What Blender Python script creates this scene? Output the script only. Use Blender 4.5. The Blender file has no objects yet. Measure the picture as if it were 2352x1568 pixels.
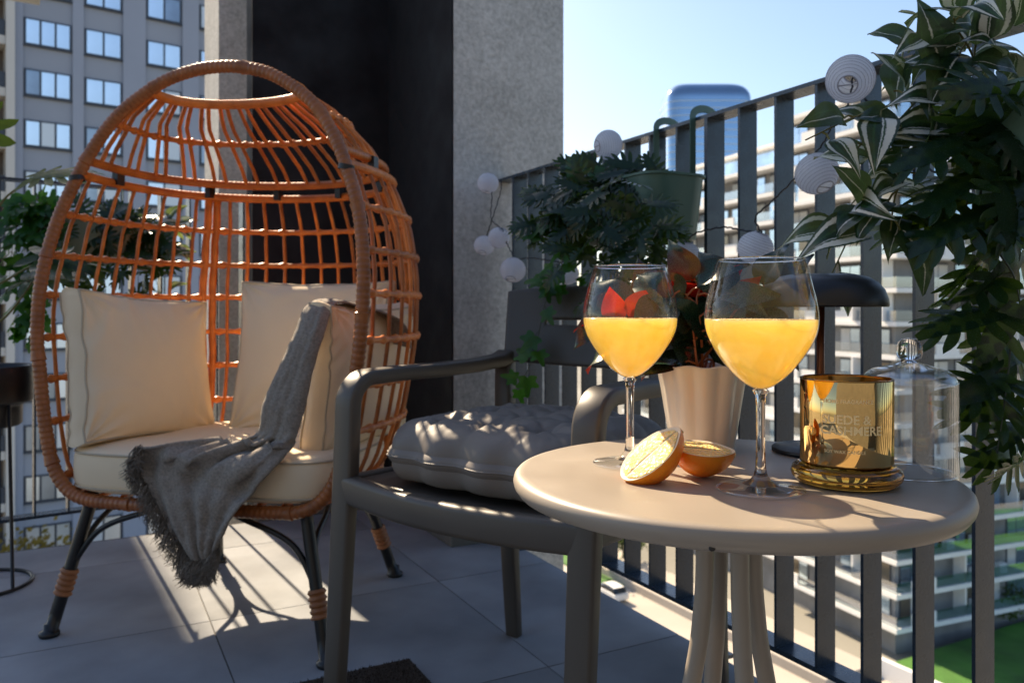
import bpy, math, random
import numpy as np
from mathutils import Vector, Matrix, noise as mnoise

# ------------------------------------------------------------------ camera, sky, sun, exposure
sc = bpy.context.scene
COL = sc.collection
R = math.radians
EYE = 0.76                        # camera height above the balcony floor (m)
cam_d = bpy.data.cameras.new('camera')
cam = bpy.data.objects.new('camera', cam_d); COL.objects.link(cam)
cam.location = (0, 0, EYE); cam.rotation_euler = (R(90), 0, 0)
cam_d.lens = 28; cam_d.sensor_width = 36; cam_d.shift_y = -0.0323
cam_d.clip_start = 0.02; cam_d.clip_end = 6000
cam_d.dof.use_dof = True; cam_d.dof.focus_distance = 0.86; cam_d.dof.aperture_fstop = 9.0
sc.camera = cam

SUN_EL, SUN_AZ = 37.0, -32.5      # degrees; azimuth measured from +Y, negative = to the left
SUN = Vector((math.sin(R(SUN_AZ)) * math.cos(R(SUN_EL)), math.cos(R(SUN_AZ)) * math.cos(R(SUN_EL)), math.sin(R(SUN_EL))))
wd = bpy.data.worlds.new('World'); sc.world = wd; wd.use_nodes = True
nt = wd.node_tree; bg = nt.nodes['Background']
sky = nt.nodes.new('ShaderNodeTexSky'); sky.sky_type = 'NISHITA'; sky.sun_disc = False
sky.sun_elevation = R(SUN_EL); sky.sun_rotation = R(SUN_AZ)
sky.air_density = 1.0; sky.dust_density = 1.3; sky.ozone_density = 1.8; sky.altitude = 100
nt.links.new(sky.outputs[0], bg.inputs[0]); bg.inputs[1].default_value = 0.085
sl = bpy.data.lights.new('sun', 'SUN'); sl.energy = 5.0; sl.angle = R(0.55); sl.color = (1.0, 0.81, 0.57)
so = bpy.data.objects.new('sun', sl); COL.objects.link(so)
so.rotation_euler = SUN.to_track_quat('Z', 'Y').to_euler(); so.location = SUN * 60
sc.view_settings.view_transform = 'Standard'; sc.view_settings.look = 'None'
sc.view_settings.exposure = 1.28; sc.view_settings.gamma = 1.0
sc.render.engine = 'CYCLES'
sc.cycles.use_denoising = True
sc.cycles.max_bounces = 14; sc.cycles.transparent_max_bounces = 24; sc.cycles.transmission_bounces = 12
sc.cycles.caustics_refractive = False; sc.cycles.caustics_reflective = False
sc.cycles.sample_clamp_indirect = 6.0

rng = random.Random(7)

# ------------------------------------------------------------------ frames of reference
YAW = R(28.1)
A2 = Vector((-math.sin(YAW), math.cos(YAW)))      # along the right railing, away from the camera
B2 = Vector((math.cos(YAW), math.sin(YAW)))       # across, towards the right railing
def LT(L, t, w=0.0): return Vector((B2.x * L + A2.x * t, B2.y * L + A2.y * t, w))
def at(qx, qy, d):                                # sight line through a photo point (2352 px wide) at depth d
    return Vector(((qx - 1176) / 1829 * d, d, EYE - (qy - 708) / 1829 * d))

# ------------------------------------------------------------------ mesh helpers
WO = {}
def origin_of(p): return WO[p.name] if p is not None else Vector((0, 0, 0))
def thing(name, loc, label, cat, group=None):
    o = bpy.data.objects.new(name, None); COL.objects.link(o)
    o.empty_display_size = .05; o.location = loc
    WO[o.name] = Vector(loc); tag(o, label, cat, group); return o
def tag(o, label=None, cat=None, group=None, kind=None):
    if label: o['label'] = label
    if cat: o['category'] = cat
    if group: o['group'] = group
    if kind: o['kind'] = kind
    return o
class MB:
    def __init__(s): s.v = []; s.f = []; s.uv = None
    def add(s, vs, fs):
        n = len(s.v); s.v.extend([tuple(v) for v in vs]); s.f.extend([tuple(i + n for i in f) for f in fs]); return s
    def box(s, c, ax, ay, az):
        c, ax, ay, az = Vector(c), Vector(ax), Vector(ay), Vector(az)
        vs = [c + ax * i + ay * j + az * k for k in (-1, 1) for j in (-1, 1) for i in (-1, 1)]
        return s.add(vs, [(0, 2, 3, 1), (4, 5, 7, 6), (0, 1, 5, 4), (2, 6, 7, 3), (0, 4, 6, 2), (1, 3, 7, 5)])
    def grid(s, P, nu, nv, cu=False, cv=False, flip=False):
        n = len(s.v); s.v.extend([tuple(p) for p in P])
        for i in range(nu if cu else nu - 1):
            for j in range(nv if cv else nv - 1):
                a = n + i * nv + j; b = n + ((i + 1) % nu) * nv + j
                c = n + ((i + 1) % nu) * nv + (j + 1) % nv; d = n + i * nv + (j + 1) % nv
                s.f.append((a, d, c, b) if flip else (a, b, c, d))
        return s
    def lathe(s, prof, c, seg=48, M=None, cap=True):
        c = Vector(c); P = []
        for (r, h) in prof:
            for j in range(seg):
                a = 2 * math.pi * j / seg
                p = Vector((r * math.cos(a), r * math.sin(a), h))
                P.append((M @ p if M else p) + c)
        n0 = len(s.v); s.grid(P, len(prof), seg, False, True, True)
        if cap:
            if prof[0][0] > 1e-5: s.f.append(tuple(n0 + j for j in reversed(range(seg))))
            if prof[-1][0] > 1e-5: s.f.append(tuple(n0 + (len(prof) - 1) * seg + j for j in range(seg)))
        return s
    def sweep(s, path, sec, up=None, closed=False, scale=None, caps=True):
        path = [Vector(p) for p in path]; n = len(path); P = []; m = len(sec)
        N = None
        for i in range(n):
            a = path[(i - 1) % n] if (closed or i > 0) else path[i]
            b = path[(i + 1) % n] if (closed or i < n - 1) else path[i]
            T = (b - a).normalized()
            if up is not None:
                S = T.cross(up); 
                if S.length < 1e-4: S = T.cross(Vector((1, 0, 0)))
                S.normalize(); Nn = S.cross(T)
            else:
                if N is None:
                    h = Vector((0, 0, 1)) if abs(T.z) < .9 else Vector((1, 0, 0))
                    Nn = (h - T * h.dot(T)).normalized()
                else:
                    Nn = (N - T * N.dot(T)).normalized()
                N = Nn; S = T.cross(Nn)
            k = scale[i] if scale is not None else 1.0
            for (x, y) in sec: P.append(path[i] + S * (x * k) + Nn * (y * k))
        n0 = len(s.v); s.grid(P, n, m, closed, True)
        if caps and not closed:
            s.f.append(tuple(n0 + j for j in reversed(range(m)))); s.f.append(tuple(n0 + (n - 1) * m + j for j in range(m)))
        return s
    def tube(s, path, r, seg=8, closed=False, radii=None):
        return s.sweep(path, circ(r, seg), None, closed, radii)
    def build(s, name, mat, parent=None, smooth=True, origin=None, sharp=None):
        V = np.array(s.v, dtype=float)
        if origin is None:
            lo, hi = V.min(0), V.max(0); origin = Vector(((lo[0] + hi[0]) / 2, (lo[1] + hi[1]) / 2, lo[2]))
        origin = Vector(origin); V = V - np.array(origin)
        me = bpy.data.meshes.new(name); me.from_pydata(V.tolist(), [], s.f)
        if s.uv is not None:
            uvl = me.uv_layers.new(name='UVMap')
            for l in me.loops: uvl.data[l.index].uv = s.uv[l.vertex_index]
        fix(me, smooth, sharp)
        for m in (mat if isinstance(mat, (list, tuple)) else [mat]): me.materials.append(m)
        return link(name, me, origin, parent)
def fix(me, smooth, sharp=None):
    me.validate()
    if smooth:
        me.shade_smooth()
        if sharp: me.set_sharp_from_angle(angle=R(sharp))
    else: me.shade_flat()
def link(name, me, origin, parent=None, rot=None, M=None):
    o = bpy.data.objects.new(name, me); COL.objects.link(o)
    if parent is not None: o.parent = parent
    o.location = Vector(origin) - origin_of(parent)
    if rot is not None: o.rotation_euler = rot
    if M is not None: o.matrix_local = Matrix.Translation(Vector(origin) - origin_of(parent)) @ M.to_4x4()
    WO[o.name] = Vector(origin); return o
def circ(r, n=8): return [(r * math.cos(2 * math.pi * i / n), r * math.sin(2 * math.pi * i / n)) for i in range(n)]
def rrect(w, h, r, n=3):
    out = []
    for (cx, cy, a0) in ((w / 2 - r, h / 2 - r, 0), (-w / 2 + r, h / 2 - r, 90), (-w / 2 + r, -h / 2 + r, 180), (w / 2 - r, -h / 2 + r, 270)):
        for i in range(n + 1):
            a = R(a0 + 90 * i / n); out.append((cx + r * math.cos(a), cy + r * math.sin(a)))
    return out
def spline(pts, n, closed=False):
    pts = [Vector(p) for p in pts]; m = len(pts); out = []
    segs = m if closed else m - 1
    for i in range(n if closed else n):
        t = i / (n if closed else n - 1) * segs; k = min(int(t), segs - 1); f = t - k
        g = lambda j: pts[j % m] if closed else pts[max(0, min(m - 1, j))]
        p0, p1, p2, p3 = g(k - 1), g(k), g(k + 1), g(k + 2)
        out.append(.5 * ((2 * p1) + (p2 - p0) * f + (2 * p0 - 5 * p1 + 4 * p2 - p3) * f * f + (3 * p1 - p0 - 3 * p2 + p3) * f ** 3))
    return out
def resample(path, n):
    L = [0]
    for a, b in zip(path, path[1:]): L.append(L[-1] + (b - a).length)
    out = []; k = 0
    for i in range(n):
        s = L[-1] * i / (n - 1)
        while k < len(L) - 2 and L[k + 1] < s: k += 1
        f = (s - L[k]) / max(1e-9, L[k + 1] - L[k]); out.append(path[k].lerp(path[k + 1], min(1, f)))
    return out
def interp(x, tab):
    xs = [a for a, _ in tab]; ys = [b for _, b in tab]; return float(np.interp(x, xs, ys))

# ------------------------------------------------------------------ materials
def new_mat(name):
    m = bpy.data.materials.new(name); m.use_nodes = True
    return m, m.node_tree, m.node_tree.nodes['Principled BSDF']
def mat(name, col, rough=.5, metal=0.0, var=.12, vscale=6.0, bump=0.0, bscale=80.0, bdist=.002, spec=.5, col2=None, detail=6.0, coat=0.0, stretch=None):
    m, t, p = new_mat(name); N = t.nodes; Lk = t.links
    tc = N.new('ShaderNodeTexCoord'); src = tc.outputs['Object']
    if stretch:
        mp = N.new('ShaderNodeMapping'); mp.inputs['Scale'].default_value = stretch; Lk.new(src, mp.inputs[0]); src = mp.outputs[0]
    nz = N.new('ShaderNodeTexNoise'); nz.inputs['Scale'].default_value = vscale; nz.inputs['Detail'].default_value = detail
    Lk.new(src, nz.inputs['Vector'])
    rp = N.new('ShaderNodeValToRGB'); c = Vector(col[:3])
    c2 = Vector(col2) if col2 else c * (1 + var); c1 = c * (1 - var)
    rp.color_ramp.elements[0].position = .3; rp.color_ramp.elements[1].position = .72
    rp.color_ramp.elements[0].color = (*c1, 1); rp.color_ramp.elements[1].color = (*c2, 1)
    Lk.new(nz.outputs['Fac'], rp.inputs[0]); Lk.new(rp.outputs[0], p.inputs['Base Color'])
    p.inputs['Metallic'].default_value = metal
    rn = N.new('ShaderNodeTexNoise'); rn.inputs['Scale'].default_value = vscale * 2.3; rn.inputs['Detail'].default_value = 8; Lk.new(src, rn.inputs['Vector'])
    rm_ = N.new('ShaderNodeMapRange'); rm_.inputs['From Min'].default_value = .3; rm_.inputs['From Max'].default_value = .7      # smudges and worn patches
    sp_ = 0.0 if metal > .5 else .26; rm_.inputs['To Min'].default_value = rough * (1 - sp_); rm_.inputs['To Max'].default_value = min(1, rough * (1 + sp_))
    Lk.new(rn.outputs['Fac'], rm_.inputs[0]); Lk.new(rm_.outputs[0], p.inputs['Roughness'])
    p.inputs['Specular IOR Level'].default_value = spec; p.inputs['Coat Weight'].default_value = coat
    if bump:
        nb = N.new('ShaderNodeTexNoise'); nb.inputs['Scale'].default_value = bscale; nb.inputs['Detail'].default_value = 5
        Lk.new(src, nb.inputs['Vector'])
        b = N.new('ShaderNodeBump'); b.inputs['Strength'].default_value = bump; b.inputs['Distance'].default_value = bdist
        Lk.new(nb.outputs['Fac'], b.inputs['Height']); Lk.new(b.outputs[0], p.inputs['Normal'])
    return m
def translucent_mat(name, col, tcol, fac=.4, rough=.45, var=.2, vscale=8, bump=0, bscale=60, back=None):
    m = mat(name, col, rough, var=var, vscale=vscale, bump=bump, bscale=bscale)
    t = m.node_tree; N = t.nodes; p = N['Principled BSDF']; out = N['Material Output']
    tr = N.new('ShaderNodeBsdfTranslucent'); tr.inputs[0].default_value = (*tcol, 1)
    mx = N.new('ShaderNodeMixShader'); mx.inputs[0].default_value = fac
    t.links.new(p.outputs[0], mx.inputs[1]); t.links.new(tr.outputs[0], mx.inputs[2]); t.links.new(mx.outputs[0], out.inputs[0])
    if back:                                       # the underside of the leaf has a colour of its own
        g = N.new('ShaderNodeNewGeometry'); mc = N.new('ShaderNodeMixRGB')
        t.links.new(g.outputs['Backfacing'], mc.inputs[0])
        old = p.inputs['Base Color'].links[0].from_socket
        t.links.new(old, mc.inputs[1]); mc.inputs[2].default_value = (*back, 1); t.links.new(mc.outputs[0], p.inputs['Base Color'])
    return m
def thin_glass(name, tint, ior=1.5, rough=0.0, base=0.0, gcol=(1, 1, 1)):
    m = bpy.data.materials.new(name); m.use_nodes = True; t = m.node_tree; N = t.nodes; N.remove(N['Principled BSDF'])
    tr = N.new('ShaderNodeBsdfTransparent'); tr.inputs[0].default_value = (*tint, 1)
    gl = N.new('ShaderNodeBsdfGlossy'); gl.inputs['Roughness'].default_value = rough; gl.inputs['Color'].default_value = (*gcol, 1)
    lw = N.new('ShaderNodeLayerWeight'); lw.inputs[0].default_value = .5
    fr = N.new('ShaderNodeMath'); fr.operation = 'POWER'; fr.inputs[1].default_value = 3.6; t.links.new(lw.outputs['Facing'], fr.inputs[0])
    mp = N.new('ShaderNodeMapRange'); mp.inputs['To Min'].default_value = base; mp.inputs['To Max'].default_value = 1
    mx = N.new('ShaderNodeMixShader')
    # small ripples of hand-blown glass
    tc = N.new('ShaderNodeTexCoord'); nz = N.new('ShaderNodeTexNoise'); nz.inputs['Scale'].default_value = 25
    t.links.new(tc.outputs['Object'], nz.inputs['Vector'])
    b = N.new('ShaderNodeBump'); b.inputs['Strength'].default_value = .12; b.inputs['Distance'].default_value = .002
    t.links.new(nz.outputs['Fac'], b.inputs['Height']); t.links.new(b.outputs[0], gl.inputs['Normal'])
    t.links.new(fr.outputs[0], mp.inputs[0]); base = max(base, .035); mp.inputs['To Min'].default_value = base; mp.inputs['To Max'].default_value = max(.9, base + .04); t.links.new(mp.outputs[0], mx.inputs[0])
    t.links.new(tr.outputs[0], mx.inputs[1]); t.links.new(gl.outputs[0], mx.inputs[2]); t.links.new(mx.outputs[0], N['Material Output'].inputs[0])
    return m
def solid_glass(name, col=(1, 1, 1), ior=1.47):
    m, t, p = new_mat(name)
    p.inputs['Base Color'].default_value = (*col, 1); p.inputs['Roughness'].default_value = 0.0
    p.inputs['IOR'].default_value = ior; p.inputs['Transmission Weight'].default_value = 1.0
    return m

M = {}
def concrete_mat(name, c0, c1):
    m, t, p = new_mat(name); N = t.nodes; Lk = t.links
    tc = N.new('ShaderNodeTexCoord')
    n1 = N.new('ShaderNodeTexNoise'); n1.inputs['Scale'].default_value = 5; n1.inputs['Detail'].default_value = 9; n1.inputs['Roughness'].default_value = .7
    n2 = N.new('ShaderNodeTexNoise'); n2.inputs['Scale'].default_value = 70; n2.inputs['Detail'].default_value = 5; n2.inputs['Roughness'].default_value = .65
    vo = N.new('ShaderNodeTexVoronoi'); vo.inputs['Scale'].default_value = 130
    for n in (n1, n2, vo): Lk.new(tc.outputs['Object'], n.inputs['Vector'])
    ad = N.new('ShaderNodeMath'); ad.operation = 'MULTIPLY_ADD'; ad.inputs[1].default_value = .7
    hf = N.new('ShaderNodeMath'); hf.operation = 'MULTIPLY'; hf.inputs[1].default_value = .45
    Lk.new(n1.outputs['Fac'], hf.inputs[0]); Lk.new(n2.outputs['Fac'], ad.inputs[0]); Lk.new(hf.outputs[0], ad.inputs[2])
    rp = N.new('ShaderNodeValToRGB'); rp.color_ramp.elements[0].position = .42; rp.color_ramp.elements[1].position = .72
    rp.color_ramp.elements[0].color = (*c0, 1); rp.color_ramp.elements[1].color = (*c1, 1)
    Lk.new(ad.outputs[0], rp.inputs[0]); Lk.new(rp.outputs[0], p.inputs['Base Color']); p.inputs['Roughness'].default_value = .92
    b = N.new('ShaderNodeBump'); b.inputs['Strength'].default_value = .7; b.inputs['Distance'].default_value = .004
    Lk.new(n2.outputs['Fac'], b.inputs['Height']); Lk.new(b.outputs[0], p.inputs['Normal'])
    return m
M['concrete'] = concrete_mat('concrete', (.34, .335, .315), (.60, .59, .565))
M['dark_wall'] = mat('dark_wall', (.0035, .0038, .005), .85, var=.15, vscale=3, bump=.4, bscale=90)
M['plinth'] = mat('plinth_tile', (.17, .16, .145), .5, var=.15, vscale=9, bump=.1, bscale=60)
M['tile'] = mat('floor_tile', (.28, .295, .32), .27, var=.3, vscale=3.2, detail=11, bump=.12, bscale=45, bdist=.0015)
M['grout'] = mat('grout', (.09, .088, .085), .9, var=.1)
M['house_wall'] = mat('house_wall', (.07, .075, .085), .9, var=.08)
M['rail'] = mat('railing_paint', (.026, .042, .064), .28, var=.12, vscale=14, bump=.12, bscale=60, bdist=.001)
M['rattan'] = mat('rattan', (.66, .165, .020), .42, var=.3, vscale=22, bump=.15, bscale=160, col2=(.80, .235, .035))
M['rattan_rim'] = mat('rattan_rim', (.34, .108, .028), .38, var=.25, vscale=30, bump=.2, bscale=160)
M['black'] = mat('black_steel', (.012, .012, .013), .35, var=.1)
M['leather'] = mat('leather_wrap', (.34, .13, .045), .5, var=.2, vscale=40, bump=.2, bscale=120)
M['cream'] = mat('cream_fabric', (.90, .73, .51), .85, var=.035, vscale=5, bump=.25, bscale=700, bdist=.0006, spec=.25)
M['piping'] = mat('cream_piping', (.55, .46, .34), .85, var=.05, spec=.2)
M['blanket'] = mat('wool_blanket', (.29, .255, .22), .95, var=.25, vscale=200, bump=.7, bscale=420, bdist=.0015, spec=.15)
M['taupe'] = mat('taupe_plastic', (.080, .068, .056), .42, var=.03, vscale=4, bump=.12, bscale=900, bdist=.0004)
M['table'] = mat('table_paint', (.325, .275, .220), .42, var=.02, vscale=4, bump=.16, bscale=1100, bdist=.0003)
M['tuft'] = mat('cushion_fabric', (.20, .175, .155), .55, var=.05, vscale=5, bump=.15, bscale=800, bdist=.0004, spec=.4)
M['pot'] = mat('cream_ceramic', (.78, .69, .57), .22, var=.02, vscale=4, coat=.3)
M['soil'] = mat('soil', (.03, .022, .016), .95, var=.4, vscale=60, bump=.8, bscale=120, bdist=.004)
M['lamp'] = mat('black_lamp_paint', (.008, .008, .010), .38, var=.05)
M['lamp_stem'] = mat('copper_stem', (.16, .055, .02), .35, metal=.6, var=.1)
M['planter'] = mat('sage_planter', (.075, .15, .115), .4, var=.06, vscale=6)
M['cable'] = mat('black_cable', (.012, .013, .016), .5, var=.1)
M['lantern'] = translucent_mat('lantern_fabric', (.93, .94, .98), (.93, .95, 1.0), .60, .8, var=.03)
M['lantern_wire'] = mat('lantern_wire', (.42, .41, .46), .5, var=.1)
M['mat'] = mat('coir', (.055, .035, .022), .95, var=.5, vscale=220, bump=1.0, bscale=300, bdist=.006)
M['glass'] = thin_glass('bowl_glass', (.985, .985, .98), 1.42)
M['cloche'] = thin_glass('cloche_glass', (.94, .96, .98), 1.5, base=.11)
M['solid_glass'] = solid_glass('stem_glass')
M['gold_glass'] = thin_glass('gold_jar_glass', (.78, .42, .08), 1.5, base=.92, gcol=(.88, .62, .27))
M['amber'] = solid_glass('amber_glass', (.80, .38, .05))
M['gold_print'] = mat('gold_print', (.98, .78, .42), .35, metal=.0, var=.05)
M['froth'] = mat('juice_froth', (.95, .82, .48), .4, var=.1, vscale=200)
M['wax'] = mat('candle_wax', (.75, .62, .42), .5, var=.04)
def juice_mat():
    m, t, p = new_mat('juice'); N = t.nodes
    p.inputs['Base Color'].default_value = (.99, .76, .24, 1); p.inputs['Roughness'].default_value = .2
    p.inputs['Subsurface Weight'].default_value = 1.0; p.inputs['Subsurface Radius'].default_value = (1.0, .8, .35); p.inputs['Subsurface Scale'].default_value = .12
    tr = N.new('ShaderNodeBsdfTranslucent'); tr.inputs[0].default_value = (1.0, .90, .44, 1)
    mx = N.new('ShaderNodeMixShader'); mx.inputs[0].default_value = .55
    tc = N.new('ShaderNodeTexCoord'); nz = N.new('ShaderNodeTexNoise'); nz.inputs['Scale'].default_value = 60; nz.inputs['Detail'].default_value = 8; t.links.new(tc.outputs['Object'], nz.inputs['Vector'])
    rp = N.new('ShaderNodeValToRGB'); rp.color_ramp.elements[0].position = .35; rp.color_ramp.elements[1].position = .7      # cloudy pulp
    rp.color_ramp.elements[0].color = (1.0, .80, .30, 1); rp.color_ramp.elements[1].color = (1.0, .92, .50, 1)
    t.links.new(nz.outputs['Fac'], rp.inputs[0]); t.links.new(rp.outputs[0], tr.inputs[0])
    t.links.new(p.outputs[0], mx.inputs[1]); t.links.new(tr.outputs[0], mx.inputs[2])
    tp = N.new('ShaderNodeBsdfTransparent'); tp.inputs[0].default_value = (1.0, .55, .10, 1)      # thin enough to let some light straight through
    m2 = N.new('ShaderNodeMixShader'); m2.inputs[0].default_value = .20
    t.links.new(mx.outputs[0], m2.inputs[1]); t.links.new(tp.outputs[0], m2.inputs[2]); t.links.new(m2.outputs[0], N['Material Output'].inputs[0])
    return m
M['juice'] = juice_mat()
def orange_rind():
    m, t, p = new_mat('orange_rind'); N = t.nodes; Lk = t.links
    tc = N.new('ShaderNodeTexCoord'); vo = N.new('ShaderNodeTexVoronoi'); vo.inputs['Scale'].default_value = 420
    Lk.new(tc.outputs['Object'], vo.inputs['Vector'])
    b = N.new('ShaderNodeBump'); b.inputs['Strength'].default_value = .35; b.inputs['Distance'].default_value = .0008
    Lk.new(vo.outputs['Distance'], b.inputs['Height']); Lk.new(b.outputs[0], p.inputs['Normal'])
    nz = N.new('ShaderNodeTexNoise'); nz.inputs['Scale'].default_value = 40; Lk.new(tc.outputs['Object'], nz.inputs['Vector'])
    rp = N.new('ShaderNodeValToRGB'); rp.color_ramp.elements[0].color = (.90, .235, .008, 1); rp.color_ramp.elements[1].color = (.97, .34, .02, 1)
    Lk.new(nz.outputs['Fac'], rp.inputs[0]); Lk.new(rp.outputs[0], p.inputs['Base Color'])
    p.inputs['Roughness'].default_value = .35; p.inputs['Subsurface Weight'].default_value = .8
    p.inputs['Subsurface Radius'].default_value = (1, .5, .1); p.inputs['Subsurface Scale'].default_value = .02
    return m
M['rind'] = orange_rind()
def flesh():
    m, t, p = new_mat('orange_flesh'); N = t.nodes; Lk = t.links
    tc = N.new('ShaderNodeTexCoord'); vo = N.new('ShaderNodeTexVoronoi'); vo.inputs['Scale'].default_value = 300
    Lk.new(tc.outputs['Object'], vo.inputs['Vector'])
    rp = N.new('ShaderNodeValToRGB'); rp.color_ramp.elements[0].color = (.98, .60, .15, 1); rp.color_ramp.elements[1].color = (.99, .80, .44, 1)
    Lk.new(vo.outputs['Distance'], rp.inputs[0]); Lk.new(rp.outputs[0], p.inputs['Base Color'])
    b = N.new('ShaderNodeBump'); b.inputs['Strength'].default_value = .9; b.inputs['Distance'].default_value = .0016
    Lk.new(vo.outputs['Distance'], b.inputs['Height']); Lk.new(b.outputs[0], p.inputs['Normal'])
    p.inputs['Roughness'].default_value = .12; p.inputs['Subsurface Weight'].default_value = .5
    p.inputs['Subsurface Radius'].default_value = (1, .6, .2); p.inputs['Subsurface Scale'].default_value = .008
    return m
M['flesh'] = flesh()
M['pith'] = mat('orange_pith', (.86, .74, .52), .6, var=.05)
def strand_variation(m):                            # each cane a slightly different shade
    t = m.node_tree; N = t.nodes; p = N['Principled BSDF']; old = p.inputs['Base Color'].links[0].from_socket
    oi = N.new('ShaderNodeObjectInfo'); hs = N.new('ShaderNodeHueSaturation'); mr = N.new('ShaderNodeMapRange')
    mr.inputs['To Min'].default_value = .62; mr.inputs['To Max'].default_value = 1.25
    t.links.new(oi.outputs['Random'], mr.inputs[0]); t.links.new(mr.outputs[0], hs.inputs['Value']); t.links.new(old, hs.inputs['Color']); t.links.new(hs.outputs[0], p.inputs['Base Color'])
strand_variation(M['rattan'])
strand_variation(M['tile'])
for n_ in M['tile'].node_tree.nodes:
    if n_.type == 'MAP_RANGE': n_.inputs['To Min'].default_value = .88; n_.inputs['To Max'].default_value = 1.10
M['balustrade'] = thin_glass('balustrade_glass', (.72, .80, .86), 1.5, base=.22)
# leaves
M['monstera'] = translucent_mat('monstera_leaf', (.010, .034, .015), (.15, .25, .015), .34, .24, var=.35, vscale=25)
M['ivy'] = translucent_mat('ivy_leaf', (.022, .095, .018), (.12, .36, .02), .42, .4, var=.4, vscale=30)
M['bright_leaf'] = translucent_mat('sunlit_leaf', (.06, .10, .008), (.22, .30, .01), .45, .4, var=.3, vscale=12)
M['red_leaf'] = translucent_mat('red_leaf', (.014, .050, .024), (.55, .022, .010), .24, .28, var=.3, vscale=20, back=(.55, .022, .014))
M['red_leaf_dark'] = translucent_mat('red_leaf_dark', (.009, .034, .016), (.20, .015, .01), .10, .28, var=.35, vscale=20, back=(.22, .018, .012))
M['stem'] = mat('green_stem', (.16, .15, .04), .5, var=.2)
M['dark_stem'] = mat('dark_stem', (.03, .045, .02), .5, var=.2)
M['red_stem'] = mat('red_stem', (.36, .11, .04), .45, var=.2)
def striped(name, bands):
    m = translucent_mat(name, (.02, .06, .025), (.22, .30, .08), .28, .32, var=.1, vscale=20)
    t = m.node_tree; N = t.nodes; Lk = t.links; p = N['Principled BSDF']
    uv = N.new('ShaderNodeUVMap'); uv.uv_map = 'UVMap'; sp = N.new('ShaderNodeSeparateXYZ'); Lk.new(uv.outputs[0], sp.inputs[0])
    nz = N.new('ShaderNodeTexNoise'); nz.inputs['Scale'].default_value = 30; tc = N.new('ShaderNodeTexCoord'); Lk.new(tc.outputs['Object'], nz.inputs['Vector'])
    ad = N.new('ShaderNodeMath'); ad.operation = 'MULTIPLY_ADD'; ad.inputs[1].default_value = .10
    Lk.new(nz.outputs['Fac'], ad.inputs[0]); Lk.new(sp.outputs[0], ad.inputs[2])
    rp = N.new('ShaderNodeValToRGB'); rp.color_ramp.interpolation = 'LINEAR'; e = rp.color_ramp.elements
    G = (.006, .030, .015, 1); W = (.78, .77, .68, 1); G2 = (.03, .10, .03, 1)
    e[0].position = 0; e[0].color = G; e[1].position = 1; e[1].color = G
    for pos, c in bands(G, W, G2):
        x = e.new(pos); x.color = c
    Lk.new(ad.outputs[0], rp.inputs[0]); Lk.new(rp.outputs[0], p.inputs['Base Color'])
    return m
M['striped'] = striped('striped_leaf', lambda G, W, G2: ((.12, G), (.14, W), (.36, W), (.38, G), (.42, G2), (.44, W), (.46, W), (.48, G), (.62, G), (.65, G2), (.70, G), (.82, G), (.84, W), (.94, W), (.96, G)))
M['striped_dark'] = striped('dark_striped_leaf', lambda G, W, G2: ((.20, G), (.22, G2), (.25, G), (.46, G), (.49, W), (.51, W), (.53, G), (.72, G), (.75, G2), (.78, G)))

# the town
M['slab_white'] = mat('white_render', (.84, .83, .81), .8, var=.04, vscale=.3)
M['far_glass'] = mat('far_window_glass', (.45, .56, .68), .12, metal=.85, var=.5, vscale=.25)
M['far_glass2'] = mat('far_window_warm', (.20, .17, .13), .12, metal=.4, var=.6, vscale=.3)
M['far_curtain'] = mat('far_curtain', (.62, .60, .56), .6, var=.15, vscale=2, stretch=(8, 8, .2))
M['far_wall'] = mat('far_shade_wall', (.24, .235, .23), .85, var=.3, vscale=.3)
M['grey_wall'] = mat('grey_facade', (.32, .345, .405), .85, var=.05, vscale=.2)
M['grey_pilaster'] = mat('grey_facade_pilaster', (.325, .355, .43), .85, var=.05, vscale=.2)
M['pane'] = mat('sky_pane', (.66, .74, .84), .28, metal=.9, var=.12, vscale=.5)
M['pane_blind'] = mat('blind_behind_pane', (.62, .66, .70), .35, metal=.25, var=.06, vscale=3, stretch=(.2, .2, 14))
M['pane_dark'] = mat('dull_pane', (.26, .30, .36), .28, metal=.8, var=.3, vscale=.6)
M['frame'] = mat('window_frame', (.045, .055, .075), .5, var=.05)
M['white_wing'] = mat('white_wing_render', (.60, .57, .53), .85, var=.04, vscale=.2)
M['brown_recess'] = mat('brown_recess', (.14, .105, .085), .8, var=.2, vscale=.4)
M['tower'] = mat('tower_glass', (.30, .42, .56), .10, metal=.85, var=.12, vscale=.03)
M['tower_band'] = mat('tower_band', (.50, .58, .66), .4, metal=.3, var=.05)
M['asphalt'] = mat('asphalt', (.22, .205, .19), .85, var=.15, vscale=.05)
M['paving'] = mat('paving', (.42, .38, .33), .85, var=.1, vscale=.1)
M['terrain'] = mat('terrain', (.22, .21, .18), .95, var=.35, vscale=.02)
M['lawn'] = mat('lawn', (.05, .15, .016), .9, var=.5, vscale=.22, bump=.6, bscale=6, bdist=.05)
M['tree_leaf'] = translucent_mat('autumn_leaf', (.20, .15, .02), (.34, .25, .03), .35, .6, var=.6, vscale=.6)
M['tree_leaf2'] = translucent_mat('green_leaf', (.06, .10, .02), (.14, .22, .03), .35, .6, var=.5, vscale=.6)
M['bark'] = mat('bark', (.09, .065, .045), .9, var=.3, vscale=3)
M['car_white'] = mat('white_car_paint', (.80, .79, .76), .25, var=.02, coat=.6)
M['car_grey'] = mat('grey_car_paint', (.22, .22, .23), .28, metal=.3, var=.04, coat=.6)
M['car_glass'] = mat('car_glass', (.02, .025, .03), .05, var=.1)
M['tyre'] = mat('tyre', (.02, .02, .02), .8, var=.1)

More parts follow.
